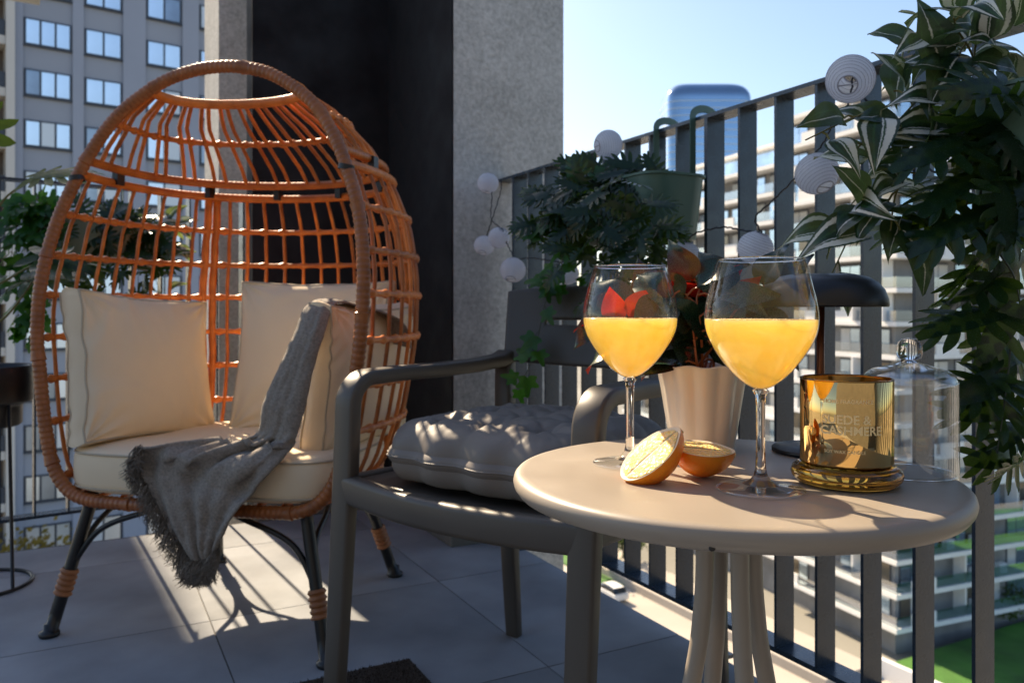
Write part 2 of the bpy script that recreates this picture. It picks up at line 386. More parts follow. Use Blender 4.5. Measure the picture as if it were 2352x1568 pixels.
# ================================================================== THE BALCONY
def clip(poly, n, d):                              # keep the side n.p <= d
    out = []
    for i in range(len(poly)):
        a, b = poly[i], poly[(i + 1) % len(poly)]; da, db = n.dot(a) - d, n.dot(b) - d
        if da <= 0: out.append(a)
        if da * db < 0: out.append(a.lerp(b, da / (da - db)))
    return out
def prism(mb, poly, z0, z1):
    n = len(poly); vs = [(p.x, p.y, z0) for p in poly] + [(p.x, p.y, z1) for p in poly]
    fs = [tuple(reversed(range(n))), tuple(range(n, 2 * n))] + [(i, (i + 1) % n, n + (i + 1) % n, n + i) for i in range(n)]
    return mb.add(vs, fs)
RL0 = Vector((-1.64, 2.55)); RLD = Vector((.795, .607)).normalized()      # the left railing's line
RLN = Vector((-RLD.y, RLD.x))                                             # outwards
lt = lambda L, t: Vector((B2.x * L + A2.x * t, B2.y * L + A2.y * t))
def balcony_poly(poly, inset=0.0):
    poly = clip(poly, RLN, RLN.dot(RL0) + .028 - inset)
    return clip(poly, B2, 1.221 - inset)
big = [lt(-4, -1.4), lt(3, -1.4), lt(3, 2.95), lt(-4, 2.95)]
fl = balcony_poly(list(big))
floor = prism(MB(), fl, -.22, -.003).build('floor', M['grout'], None, False)
tag(floor, kind='structure')
for i in range(-6, 4):
    for j in range(-6, 3):
        L0, t0 = .265 + .6 * i, 2.056 + .6 * j; g = .0016
        if L0 < -3.4 or t0 < -1.4: continue
        p = [lt(L0 + g, t0 + g), lt(L0 + .6 - g, t0 + g), lt(L0 + .6 - g, t0 + .6 - g), lt(L0 + g, t0 + .6 - g)]
        p = clip(balcony_poly(p, .002), A2, 2.93)
        if len(p) >= 3: prism(MB(), p, -.012, rng.uniform(-.0004, .0004)).build('tile', M['tile'], floor, False)
def cbox(L0, L1, t0, t1, z0, z1):
    return MB().box(LT((L0 + L1) / 2, (t0 + t1) / 2, (z0 + z1) / 2), LT((L1 - L0) / 2, 0), LT(0, (t1 - t0) / 2), (0, 0, (z1 - z0) / 2))
hw = cbox(-4, 1.3, -.85, -.7, -.2, 2.9).build('house_wall', M['house_wall'], None, False)
tag(hw, kind='structure')

col = thing('concrete_column', LT(1.24, 2.6, 0), 'rough grey concrete column that the right balcony railing runs into', 'column')
cbox(1.034, 1.445, 2.331, 3.0, -3.2, 3.2).build('shaft', M['concrete'], col, False)
cbox(1.0265, 1.215, 2.323, 2.331, .002, .10).build('plinth', M['plinth'], col, False)
cbox(1.0215, 1.0265, 2.323, 2.93, .002, .10).build('plinth', M['plinth'], col, False)
pier = thing('concrete_pier', LT(.78, 3.45, 0), 'narrow pale concrete pier left of the black wall, behind the egg chair', 'pier')
cbox(.4788, 1.10, 3.457, 3.9, -3.2, 3.2).build('shaft', M['concrete'], pier, False)
dw = thing('dark_wall', LT(.78, 2.99, 0), 'matt black recessed wall between the two concrete columns', 'wall')
cbox(.52, 1.0335, 2.937, 3.05, -.2, 3.19).build('back_panel', M['dark_wall'], dw, False)
cbox(1.0275, 1.0335, 2.334, 2.936, -.0, 3.18).build('side_panel', M['dark_wall'], dw, False)
cbox(.523, 1.0205, 2.929, 2.9365, .002, .09).build('plinth', M['plinth'], dw, False)

# unseen block added above the view, left: it shades that end of the balcony
ue = Vector((-.78, 1.94, 0)) + Vector((SUN.x, SUN.y, 0)).normalized() * 8.0
ud = Vector((-SUN.y, SUN.x, 0)).normalized(); un = Vector((SUN.x, SUN.y, 0)).normalized()
tag(MB().box(ue + ud * 3 + un * 1.0 + Vector((0, 0, 6.2)), ud * 3, un * 1.0, (0, 0, 1.5)).build('sun_blocker', M['concrete'], None, False), kind='structure')

# ------------------------------------------------------------------ railings
def railing(name, label, base, d, n_out, s_list, s0, s1, posts, htop, hbot, depth=.05, bars=True):
    d3 = Vector((d.x, d.y, 0)); n3 = Vector((n_out.x, n_out.y, 0)); b3 = Vector((base.x, base.y, 0))
    o = thing(name, b3 + d3 * ((s0 + s1) / 2), label, 'railing')
    mid = b3 + d3 * ((s0 + s1) / 2) + n3 * (depth / 2); hl = d3 * ((s1 - s0) / 2)
    MB().box(mid + Vector((0, 0, htop - .004)), hl, n3 * (depth / 2 + .001), Vector((0, 0, .004))).build('top_rail', M['rail'], o, False)
    MB().box(mid + Vector((0, 0, hbot)), hl, n3 * (depth / 2 + .001), Vector((0, 0, .005))).build('bottom_rail', M['rail'], o, False)
    me = None; rz = math.atan2(d.y, d.x)
    for i, s in enumerate(s_list):
        c = b3 + d3 * s + n3 * (depth / 2)
        if i in posts:
            MB().box(c + Vector((0, 0, (htop - .008) / 2 + .001)), d3 * .005, n3 * (depth / 2), Vector((0, 0, (htop - .008) / 2 - .001))).build('post', M['rail'], o, False)
            MB().box(c + Vector((0, 0, .004)), d3 * .03, n3 * (depth / 2 + .004), Vector((0, 0, .004))).build('foot_plate', M['rail'], o, False)
            continue
        if me is None:
            h = (htop - .008 - hbot - .005) / 2 + .001
            q = MB().box((0, 0, h), (.003, 0, 0), (0, depth / 2 - .001, 0), (0, 0, h)); me = bpy.data.meshes.new('baluster')
            me.from_pydata(q.v, [], q.f); fix(me, False); me.materials.append(M['rail'])
        link('baluster', me, c + Vector((0, 0, hbot + .0045)), o, rot=(0, 0, rz))
    return o
ks = list(range(-17, 13))
railing('balcony_railing', 'dark grey railing of upright flat bars along the right side of the balcony', lt(1.19, 0), A2, B2,
        [1.0356 + .099 * k for k in ks], -.68, 2.329, [i for i, k in enumerate(ks) if k in (12, 3, -6)], 1.182, .092)
kl = list(range(-9, 9))
railing('balcony_railing', 'dark grey railing of slim bars behind the egg chair, on the left', RL0, RLD, RLN,
        [.0977 * k for k in kl], -.95, .875, [0], 1.182, .076)

# ================================================================== THE TOWN BELOW
GZ = -31.0
g = prism(MB(), [Vector((-3000, -500)), Vector((3000, -500)), Vector((3000, 5000)), Vector((-3000, 5000))], GZ - 1, GZ).build('ground', M['terrain'], None, False)
tag(g, kind='structure')
def strip(name, m, L0, L1, t0, t1, z0, z1):
    return tag(cbox(L0, L1, t0, t1, z0, z1).build(name, m, None, False), kind='structure')
strip('road', M['asphalt'], 36, 49, -40, 220, GZ, GZ + .02)
strip('pavement', M['paving'], 49, 60.5, 12, 220, GZ, GZ + .14)
strip('pavement', M['paving'], 30, 36, -40, 220, GZ, GZ + .14)
strip('lawn', M['lawn'], 60.5, 120, 8, 45.2, GZ, GZ + 1.2)
strip('lawn', M['lawn'], 52, 57, 74, 100, GZ + .14, GZ + .3)
tag(cbox(60.0, 60.5, 8, 45.6, GZ, GZ + 1.75).build('garden_wall', M['slab_white'], None, False), 'low white wall along the edge of the green lawn', 'wall')
strip('terrace', M['paving'], 54, 60, 46, 90, GZ, GZ + 1.0)
for k in range(-2, 5):
    tag(cbox(42.4, 42.6, 40 + k * 12, 46 + k * 12, GZ + .024, GZ + .028).build('lane_marking', M['slab_white'], None, False), kind='structure')

def shared(name, mb, m, smooth=False):
    me = bpy.data.meshes.new(name); me.from_pydata(mb.v, [], mb.f); fix(me, smooth); me.materials.append(m); return me
WIN = shared('window', MB().box((0, 0, 1.2), (1.3, 0, 0), (0, .05, 0), (0, 0, 1.2)), M['frame'])
P1 = shared('pane', MB().box((0, 0, 1.1), (.58, 0, 0), (0, .03, 0), (0, 0, 1.08)), M['far_glass'])
P2 = shared('pane', MB().box((0, 0, 1.1), (.58, 0, 0), (0, .03, 0), (0, 0, 1.08)), M['far_glass2'])
P3 = shared('pane', MB().box((0, 0, 1.1), (.58, 0, 0), (0, .03, 0), (0, 0, 1.08)), M['far_curtain'])
PAR = shared('balcony_parapet', MB().box((0, 0, .5), (1.5, 0, 0), (0, .09, 0), (0, 0, .5)), M['slab_white'])
ACU = shared('air_conditioner', MB().box((0, 0, .45), (.5, 0, 0), (0, .3, 0), (0, 0, .45)), M['slab_white'])
FIN = shared('dividing_wall', MB().box((0, 0, 1.35), (.09, 0, 0), (0, .65, 0), (0, 0, 1.35)), M['slab_white'])
BYAW = R(21.7); BC = LT(63.7, 46.5)                 # the blocks across the street stand a little askew to our railing
BA = Vector((-math.sin(BYAW), math.cos(BYAW), 0)); BB = Vector((math.cos(BYAW), math.sin(BYAW), 0))
def BT(L, t, w=0.0): return BC + BB * (L - 63.7) + BA * (t - 46.5) + Vector((0, 0, w))
def bbox_(L0, L1, t0, t1, z0, z1):
    return MB().box(BT((L0 + L1) / 2, (t0 + t1) / 2, (z0 + z1) / 2), BB * ((L1 - L0) / 2), BA * ((t1 - t0) / 2), (0, 0, (z1 - z0) / 2))
def block(name, label, L0, L1, t0, t1, top, faces, seed, stagger=0.0):
    r = random.Random(seed); SH = 3.05
    o = thing(name, BT((L0 + L1) / 2, (t0 + t1) / 2, GZ), label, 'building', 'white apartment blocks across the street')
    rec = 1.7
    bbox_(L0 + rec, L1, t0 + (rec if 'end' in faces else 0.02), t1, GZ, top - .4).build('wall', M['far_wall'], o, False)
    n = int((top - GZ) / SH)
    for k in range(1, n + 1):
        z = top - (n - k) * SH
        e = r.choice((0, 0, .5, -.4)) * (1 if k < n else .6)
        bbox_(L0 + e, L1 + .1, t0 + (e if 'end' in faces else .03), t1 + .0, z - .42, z).build('balcony_slab', M['slab_white'], o, False)
        if k == n: break
        bbox_(L0 + e + .12, L0 + e + .15, t0 + (e + .12 if 'end' in faces else .1), t1 - .1, z + .05, z + 1.0).build('glass_balustrade', M['balustrade'], o, False)
        if 'end' in faces: bbox_(L0 + e + .16, L0 + 26, t0 + e + .12, t0 + e + .15, z + .05, z + 1.0).build('glass_balustrade', M['balustrade'], o, False)
        runs = [('front', t0 + (rec if 'end' in faces else 0), t1)] + ([('end', L0 + rec, min(L1, L0 + 30))] if 'end' in faces else [])
        for (f, a, b) in runs:
            m = max(1, int((b - a) / 3.1)); st = (b - a) / m
            for i in range(m):
                c = a + st * (i + .5)
                P = (lambda s, dpt: BT(L0 + rec - dpt, s)) if f == 'front' else (lambda s, dpt: BT(s, t0 + rec - dpt))
                rz = math.atan2(BA.y, BA.x) if f == 'front' else math.atan2(BB.y, BB.x)
                if r.random() < .86:
                    w = link('window', WIN, P(c, .04) + Vector((0, 0, z + .05)), o, rot=(0, 0, rz))
                    for sx in (-.63, .63):
                        q = link('pane', (P1 if r.random() < .62 else (P2 if r.random() < .6 else P3)), P(c + sx, .085) + Vector((0, 0, z + .08)), None, rot=(0, 0, rz))
                        q.parent = w; q.rotation_euler = (0, 0, 0); q.location = (sx, .045 if f == 'front' else -.045, .03)
                u = r.random()
                if u < .30: link('balcony_parapet', PAR, P(c, rec - .15 - e) + Vector((0, 0, z)), o, rot=(0, 0, rz))
                elif u < .38: link('air_conditioner', ACU, P(c + .7, .6) + Vector((0, 0, z)), o, rot=(0, 0, rz))
                if r.random() < .22: link('dividing_wall', FIN, P(a + st * i + .1, .9) + Vector((0, 0, z)), o, rot=(0, 0, rz))
    return o
block('apartment_block', 'tall white apartment block with balcony slabs, behind the railing at the far right', 63.7, 90, 46.5, 62.4, 20.9, ('front', 'end'), 3)
block('apartment_block', 'lower white balcony block seen through the railing left of the lamp', 63.9, 84, 62.6, 96, 16.4, ('front',), 5)
ph = thing('roof_pavilion', BT(72, 80, 16.4), 'set-back glass pavilion on the roof of the lower white block', 'roof pavilion')
bbox_(67, 80, 66, 92, 16.4, 19.0).build('wall', M['far_glass'], ph, False)
bbox_(66, 81, 65, 93, 19.0, 19.35).build('roof', M['slab_white'], ph, False)
# low terrace house with oval roof openings at the far right
lb = thing('terrace_house', Vector((66, 104, GZ)), 'low white house with round openings in its roof canopy', 'house')
cbox(106, 130, 56, 70, GZ, -25.6).build('wall', M['far_wall'], lb, False)
cbox(104.5, 131, 54.5, 71, -25.6, -25.0).build('floor_slab', M['slab_white'], lb, False)
cbox(108, 130, 58, 70, -25.0, -21.6).build('wall', M['far_wall'], lb, False)
cp = MB()
for i in range(3):
    cc = LT(109 + i * 5.2, 60, -21.2)
    ring = [cc + LT(2.3 * math.cos(a), 3.6 * math.sin(a)) for a in np.linspace(0, 2 * math.pi, 29)[:-1]]
    cp.sweep(ring, rrect(.9, .5, .1), Vector((0, 0, 1)), True)
cp.build('roof_canopy', M['slab_white'], lb, True, sharp=40)
cbox(104, 131, 63.8, 71, -21.6, -21.0).build('roof_slab', M['slab_white'], lb, False)

# far tower with a rounded top
tw = thing('office_tower', Vector((108, 430, GZ)), 'distant blue glass tower with rounded top corners above the railing', 'tower')
TH = .76 + (708 - 186) / 1829 * 430; TWd = 23.2
def tower_ring(z, grow=0.0):
    rr = 9.0; dz = max(0, z - (TH - rr)); ins = rr - math.sqrt(max(0, rr * rr - dz * dz)) if dz > 0 else 0
    a, b = TWd - ins + grow, 17 - ins + grow; out = []
    for j in range(48):
        q = 2 * math.pi * j / 48; c, s_ = math.cos(q), math.sin(q); e = .35
        out.append(Vector((107.2 + a * math.copysign(abs(c) ** e, c), 445 + b * math.copysign(abs(s_) ** e, s_), z)))
    return out
zs = [GZ, 0, 60] + [TH - 9 + 9 * math.sin(R(x)) for x in range(0, 90, 9)] + [TH]
tb = MB(); P = []
for z in zs: P += tower_ring(z)
tb.grid(P, len(zs), 48, False, True, True); tb.f.append(tuple((len(zs) - 1) * 48 + j for j in range(48)))
tb.build('glass_skin', M['tower'], tw, True, sharp=50)
for k in range(1, 26):
    z = TH - 7.5 - k * 3.9
    b_ = MB(); P = tower_ring(z, .12) + tower_ring(z + .55, .12); b_.grid(P, 2, 48, False, True, True); b_.build('floor_band', M['tower_band'], tw, True)

# ------------------------------------------------------------------ grey block on the left and its white wing
FD = Vector((.80, .60, 0)); FN = Vector((.60, -.80, 0)); F0 = Vector((-27.3, 46.8, 0))
def fp(s, out, z): return F0 + FD * s + FN * out + Vector((0, 0, z))
def fbox(s0, s1, o0, o1, z0, z1):
    return MB().box(fp((s0 + s1) / 2, (o0 + o1) / 2, (z0 + z1) / 2), FD * ((s1 - s0) / 2), FN * ((o1 - o0) / 2), (0, 0, (z1 - z0) / 2))
gb = thing('grey_apartment_block', fp(7, -6, GZ), 'grey apartment block with rows of sky-blue windows behind the egg chair', 'building')
fbox(-1.66, 17, -14, 0, GZ, 34).build('wall', M['grey_wall'], gb, False)
cols = [(-1.2, 1.246, 3), (1.934, 4.0, 2), (5.39, 7.49, 2), (8.61, 10.7, 2), (12.2, 14.3, 2)]
edges = [(-1.66, -1.24)] + [(cols[i][1] + .05, cols[i + 1][0] - .05) for i in range(len(cols) - 1)] + [(14.35, 17)]
for (a, b) in edges: fbox(a, b, 0, .16, GZ, 34).build('pilaster', M['grey_pilaster'], gb, False)
rw = random.Random(11)
frz = math.atan2(FD.y, FD.x)
for ci, (a, b, n) in enumerate(cols):
    W = b - a; F = shared('window', MB().box((0, 0, -.78), (W / 2, 0, 0), (0, .04, 0), (0, 0, .78)), M['frame'])
    pw = (W - .12 * (n + 1)) / n
    PS = [shared('pane', MB().box((0, 0, -.78), (pw / 2, 0, 0), (0, .02, 0), (0, 0, .68)), M[x]) for x in ('pane', 'pane_dark', 'pane_blind')]
    SIL = shared('sill', MB().box((0, 0, 0), (W / 2 + .04, 0, 0), (0, .09, 0), (0, 0, .04)), M['frame'])
    for k in range(-3, 13):
        z = 17.6 - 2.95 * k
        w = link('window', F, fp((a + b) / 2, .042, z), gb, rot=(0, 0, frz))
        s_ = link('sill', SIL, fp(0, 0, 0), None); s_.parent = w; s_.location = (0, -.06, -1.60)
        dull = rw.random()
        for i in range(n):
            q = link('pane', PS[1] if (rw.random() < .10 or dull < .10) else (PS[2] if rw.random() < .16 else PS[0]), fp(0, 0, 0), None); q.parent = w
            q.location = (-W / 2 + .12 + pw / 2 + i * (pw + .12), -.058, 0); q.rotation_euler = (R(rw.uniform(-.5, .5)), 0, R(rw.uniform(-.6, .6)))
ww = thing('white_wing', fp(-5, -6, GZ), 'white apartment wing with dark recessed balconies at the left edge', 'building')
fbox(-14, -1.68, -13, -1.2, GZ, 34).build('wall', M['brown_recess'], ww, False)
fbox(-2.10, -1.67, -1.2, .55, GZ, 34).build('pier', M['white_wing'], ww, False)
for k in range(-6, 16):
    z = 16.0 - 2.95 * k
    fbox(-14, -2.11, -1.2, .35, z - .24, z + .24).build('balcony_slab', M['white_wing'], ww, False)
    fbox(-14, -2.13, .26, .30, z + .24, z + 1.15).build('balustrade', M['frame'], ww, False)

# ------------------------------------------------------------------ cars and trees below
def car(loc, head, paint, label):
    o = thing('parked_car', loc, label, 'car', 'cars in the street below')
    c, s_ = math.cos(head), math.sin(head); T = lambda x, y, z: Vector((loc[0] + x * c - y * s_, loc[1] + x * s_ + y * c, loc[2] + z))
    prof = [(-2.25, .35), (-2.3, .75), (-2.2, 1.0), (-.9 - .2, 1.08), (1.0, 1.02), (1.75, .95), (2.25, .78), (2.3, .4)]
    mb = MB(); P = []
    for y, sx in ((-.92, .98), (-.86, 1.0), (.86, 1.0), (.92, .98)):
        P += [T(x * sx, y, z if abs(y) < .9 else z - .06) for x, z in prof]
    n = len(prof); mb.grid(P, 4, n); mb.f += [tuple(range(n)), tuple(3 * n + i for i in reversed(range(n)))]
    for i in range(3): mb.f.append((i * n, (i + 1) * n, (i + 1) * n + n - 1, i * n + n - 1))
    mb.build('body', paint, o, True, sharp=35)
    cab = [(-2.0, 1.05), (-1.75, 1.55), (-.2, 1.62), (.55, 1.52), (1.15, 1.03)]
    mb = MB(); P = []
    for y, k in ((-.80, 0), (-.66, 1), (.66, 1), (.80, 0)):
        P += [T(x, y if z > 1.2 else y * 1.04, z - (0 if k else .16)) for x, z in cab]
    m_ = len(cab); mb.grid(P, 4, m_); mb.f += [tuple(range(m_)), tuple(3 * m_ + i for i in reversed(range(m_)))]
    mb.build('windows', M['car_glass'], o, True, sharp=30)
    mb = MB(); P = []
    for y in (-.68, .68): P += [T(x, y, z + .012) for x, z in ((-1.74, 1.55), (-.95, 1.615), (-.2, 1.63), (.5, 1.54))]
    mb.grid(P, 2, 4); mb.build('roof', paint, o, True)
    for x in (-1.4, 1.42):
        for y in (-.84, .84):
            ax = Matrix.Rotation(head, 3, 'Z') @ Matrix.Rotation(R(90), 3, 'X')
            w = MB().lathe([(.05, -.11), (.30, -.11), (.34, -.06), (.34, .06), (.30, .11), (.05, .11)], T(x, y, .34), 16, ax).build('wheel', M['tyre'], o)
            MB().lathe([(.02, -.116), (.19, -.116), (.19, .116), (.02, .116)], T(x, y, .34), 12, ax).build('rim', M['slab_white'], w)
    return o
hd = math.atan2(A2.y, A2.x)
car(LT(50.6, 72.0, GZ + .14), hd, M['car_white'], 'white car in the sunlit street under the table')
car(LT(47.2, 81.0, GZ + .02), hd, M['car_white'], 'second pale car farther up the street below')
car(LT(46.4, 63.0, GZ + .02), hd + math.pi, M['car_grey'], 'grey car in the street below, nearest the railing foot')

def tree(loc, h, rad, leafm, label, seed):
    r = random.Random(seed); o = thing('street_tree', loc, label, 'tree', 'trees below the balcony')
    loc = Vector(loc)
    tr = MB().tube(spline([loc, loc + Vector((.1, .05, h * .3)), loc + Vector((.0, .1, h * .62))], 8), .16, 7, radii=[1.4, 1.1, 1, .9, .8, .7, .6, .5])
    for i in range(6):
        a = i * 1.05 + r.random(); p0 = loc + Vector((0, 0, h * (.34 + .04 * i)))
        tr.tube(spline([p0, p0 + Vector((math.cos(a) * rad * .4, math.sin(a) * rad * .4, h * .14)), p0 + Vector((math.cos(a) * rad * .8, math.sin(a) * rad * .8, h * .22))], 6), .06, 5, radii=[1, .9, .8, .6, .5, .3])
    tr.build('trunk', M['bark'], o)
    mb = MB(); cl = [Vector((r.gauss(0, .45) * rad, r.gauss(0, .45) * rad, h * .68 + r.gauss(0, .16) * h)) for _ in range(16)]
    for i in range(1100):
        c = loc + r.choice(cl) + Vector((r.gauss(0, 1), r.gauss(0, 1), r.gauss(0, .8))) * rad * .22
        n = Vector((r.gauss(0, 1), r.gauss(0, 1), r.gauss(0, 1) + .5)).normalized(); u = n.orthogonal().normalized(); v = n.cross(u); s_ = r.uniform(.10, .24)
        mb.add([c - u * s_, c + v * s_ * .6, c + u * s_, c - v * s_ * .6], [(0, 1, 2, 3)])
    mb.build('crown', leafm, o, False)
def gpt(qx, qy):                                    # where a sight line meets the ground
    d = (EYE - GZ) * 1829 / (qy - 708); return Vector(((qx - 1176) / 1829 * d, d, GZ))
tree(gpt(2318, 1330), 7, 3.0, M['tree_leaf'], 'yellow autumn tree low at the right edge', 1)
tree(gpt(2345, 1245), 8, 3.4, M['tree_leaf'], 'golden autumn tree behind the other one at the right edge', 2)
tree(gpt(2300, 1440), 5, 2.4, M['tree_leaf2'], 'small green tree on the lawn at the right edge', 3)
tree(gpt(1372, 1325), 4.5, 2.0, M['tree_leaf2'], 'green street tree below the railing near the concrete column', 4)
tree(gpt(1430, 1300), 5, 2.0, M['tree_leaf2'], 'green street tree seen between railing bars above the white car', 5)
tree(Vector((-24, 40, -18)), 7, 3.4, M['tree_leaf'], 'yellow tree in front of the grey block, under the left railing', 6)
tree(Vector((-18, 41, -18)), 6, 3.0, M['tree_leaf2'], 'green tree in front of the grey block, under the egg chair', 7)
rp_ = fbox(-2, 16, .2, 14, GZ, -18).build('terrace', M['paving'], None, False); tag(rp_, kind='structure')

# ================================================================== EGG CHAIR
EO = Vector((-.67, 2.05, 0)); ER = Vector((.975, -.223, 0)).normalized(); EB = Vector((.223, .975, 0)).normalized()
def E(u, v, w): return EO + ER * u + EB * v + Vector((0, 0, w))
HOOP = [(.312, .0), (.313, .2), (.320, .28), (.347, .328), (.40, .362), (.5, .386), (.6, .400), (.7, .412), (.83, .413), (.96, .394), (1.06, .360), (1.16, .311), (1.24, .248), (1.303, .155), (1.329, .075), (1.336, 0)]
AH = [(w, u) for w, u in HOOP[2:]]
VB = [(.30, .20), (.40, .30), (.50, .355), (.62, .39), (.76, .40), (.90, .395), (1.0, .375), (1.10, .325), (1.16, .255), (1.213, .155), (1.26, .06), (1.29, .005), (1.34, -.10)]
def vh(w): return -.2535 + (.178 * (w - .76) if w > .76 else .03 * (w - .76))
def shell(th, w):                                  # th 0..pi from the right rim round the back to the left rim
    a, b, c = interp(w, AH), vh(w), interp(w, VB); s_ = math.sin(th)
    return E(a * math.cos(th) * (1 + .33 * s_), b + (c - b) * s_ ** .92, w)
egg = thing('egg_chair', EO, 'orange rattan egg chair with four black splayed legs', 'chair')
hp = [E(u, vh(w), w) for w, u in HOOP] + [E(-u, vh(w), w) for w, u in reversed(HOOP[1:-1])]
hp = resample(spline(hp + [hp[0]], 300), 1201)[:-1]
rad = [1.0 + .13 * (((i % 5) / 4.0) - .5) + (.12 if (i // 5) % 19 == 0 else 0) for i in range(1200)]
MB().tube(hp, .0148, 10, True, rad).build('rim', M['rattan_rim'], egg, True, sharp=60)
NT = 29; THS = [math.pi * (i + .6) / (NT + .2) for i in range(NT)]
ROWS = [.365, .49, .59, .69, .793, .890, .990, 1.086, 1.120, 1.213, 1.288]
SEAM = [8, 20]
def ring(w, r, ridges):
    n = 340; pts = [shell(math.pi * i / (n - 1), w) for i in range(n)]; pts = resample(pts, n)
    th = np.linspace(0, math.pi, n); rr = []
    for i in range(n):
        k = 1 + .07 * (((i % 3) / 2.0) - .5)
        if not ridges:
            k += .55 * max(math.exp(-((th[i] - t) / .016) ** 2) for t in THS)
        rr.append(k)
    MB().tube(pts, r, 8, False, rr).build('ring', M['rattan'], egg)
for w in ROWS:
    big_ = w > 1.25 or 1.05 < w < 1.15
    ring(w, .0125 if w > 1.25 else (.0115 if big_ else .0072), big_)
def rod(th, w0, w1, r, name='rod', off=0.0):
    n = 26; P = []
    for i in range(n):
        w = w0 + (w1 - w0) * i / (n - 1); p = shell(th, w)
        o_ = (p - E(0, 0, w)); o_.z = 0
        P.append(p - o_.normalized() * off)
    MB().tube(P, r, 6, False, [1 + .04 * math.sin(i * 2.3) for i in range(n)]).build(name, M['rattan'], egg)
for i, th in enumerate(THS):
    if i in SEAM:
        for d in (-.026, .026): rod(th + d, .33, 1.08, .011, 'seam_post')
    else: rod(th, .33, 1.084, .0052, off=.003)
    rod(th + .02 * math.sin(i * 3.1), 1.122, 1.286, .0056, off=.003)
for th in (.25, .9, math.pi - .9, math.pi - .25, 1.35, math.pi - 1.35):  # black clamps holding the two halves together
    p = shell(th, 1.103); MB().box(p, ER * .008, EB * .014, (0, 0, .022)).build('clamp', M['black'], egg, False)
for s_ in (-1, 1):
    w = 1.075; p = E(s_ * (interp(w, AH)), vh(w), w)
    MB().lathe([(.0182, -.006), (.0182, .006)], p, 18, Matrix.Rotation(R(10 * s_), 3, EB), False).build('clamp', M['black'], egg)
# seat deck of canes, under the cushion
mb = MB()
mb.sweep([shell(math.pi * i / 60, .335) for i in range(61)], circ(.011, 8))
for i in range(11):
    u = -.29 + .058 * i; mb.tube([E(u, -.262, .326), E(u, math.sqrt(max(.01, 1 - (u / .36) ** 2)) * .2 - .02, .330)], .005, 6)
mb.build('seat_frame', M['rattan'], egg)
def leg(su, sv):
    f = E(su * (.349 if sv < 0 else .281), -.286 if sv < 0 else .285, .0)
    tp = E(su * (.272 if sv < 0 else .215), -.235 if sv < 0 else .17, .325)
    P = [f.lerp(tp, .05 + .95 * i / 8) for i in range(9)]
    l = MB().tube(P, .0145, 12).build('leg', M['black'], egg)
    Q = [f.lerp(tp, x) for x in np.linspace(.29, .47, 40)]
    MB().tube(Q, .0185, 12, False, [1 + .10 * math.sin(i * .75 + .4) + .03 * (i % 3) for i in range(40)]).build('leather_wrap', M['leather'], l)
    MB().lathe([(.012, .001), (.021, .001), (.023, .006), (.021, .012), (.013, .015), (.012, .03)], f, 18).build('foot', M['black'], l)
    return f, tp
LG = {(a, b): leg(a, b) for a in (-1, 1) for b in (-1, 1)}
def arch(k0, k1, name='brace'):
    (f0, t0), (f1, t1) = LG[k0], LG[k1]
    a, b = f0.lerp(t0, .46), f1.lerp(t1, .46); m = (t0 + t1) / 2; m.z = .318
    c0 = f0.lerp(t0, .72).lerp(m, .17); c1 = f1.lerp(t1, .72).lerp(m, .17)
    MB().tube(spline([a, c0.lerp(a, .1), a.lerp(m, .55) + Vector((0, 0, .043)), m, b.lerp(m, .55) + Vector((0, 0, .043)), c1.lerp(b, .1), b], 48), .0068, 8).build(name, M['black'], egg)
arch((-1, -1), (1, -1)); arch((-1, -1), (-1, 1)); arch((1, -1), (1, 1)); arch((-1, 1), (1, 1))

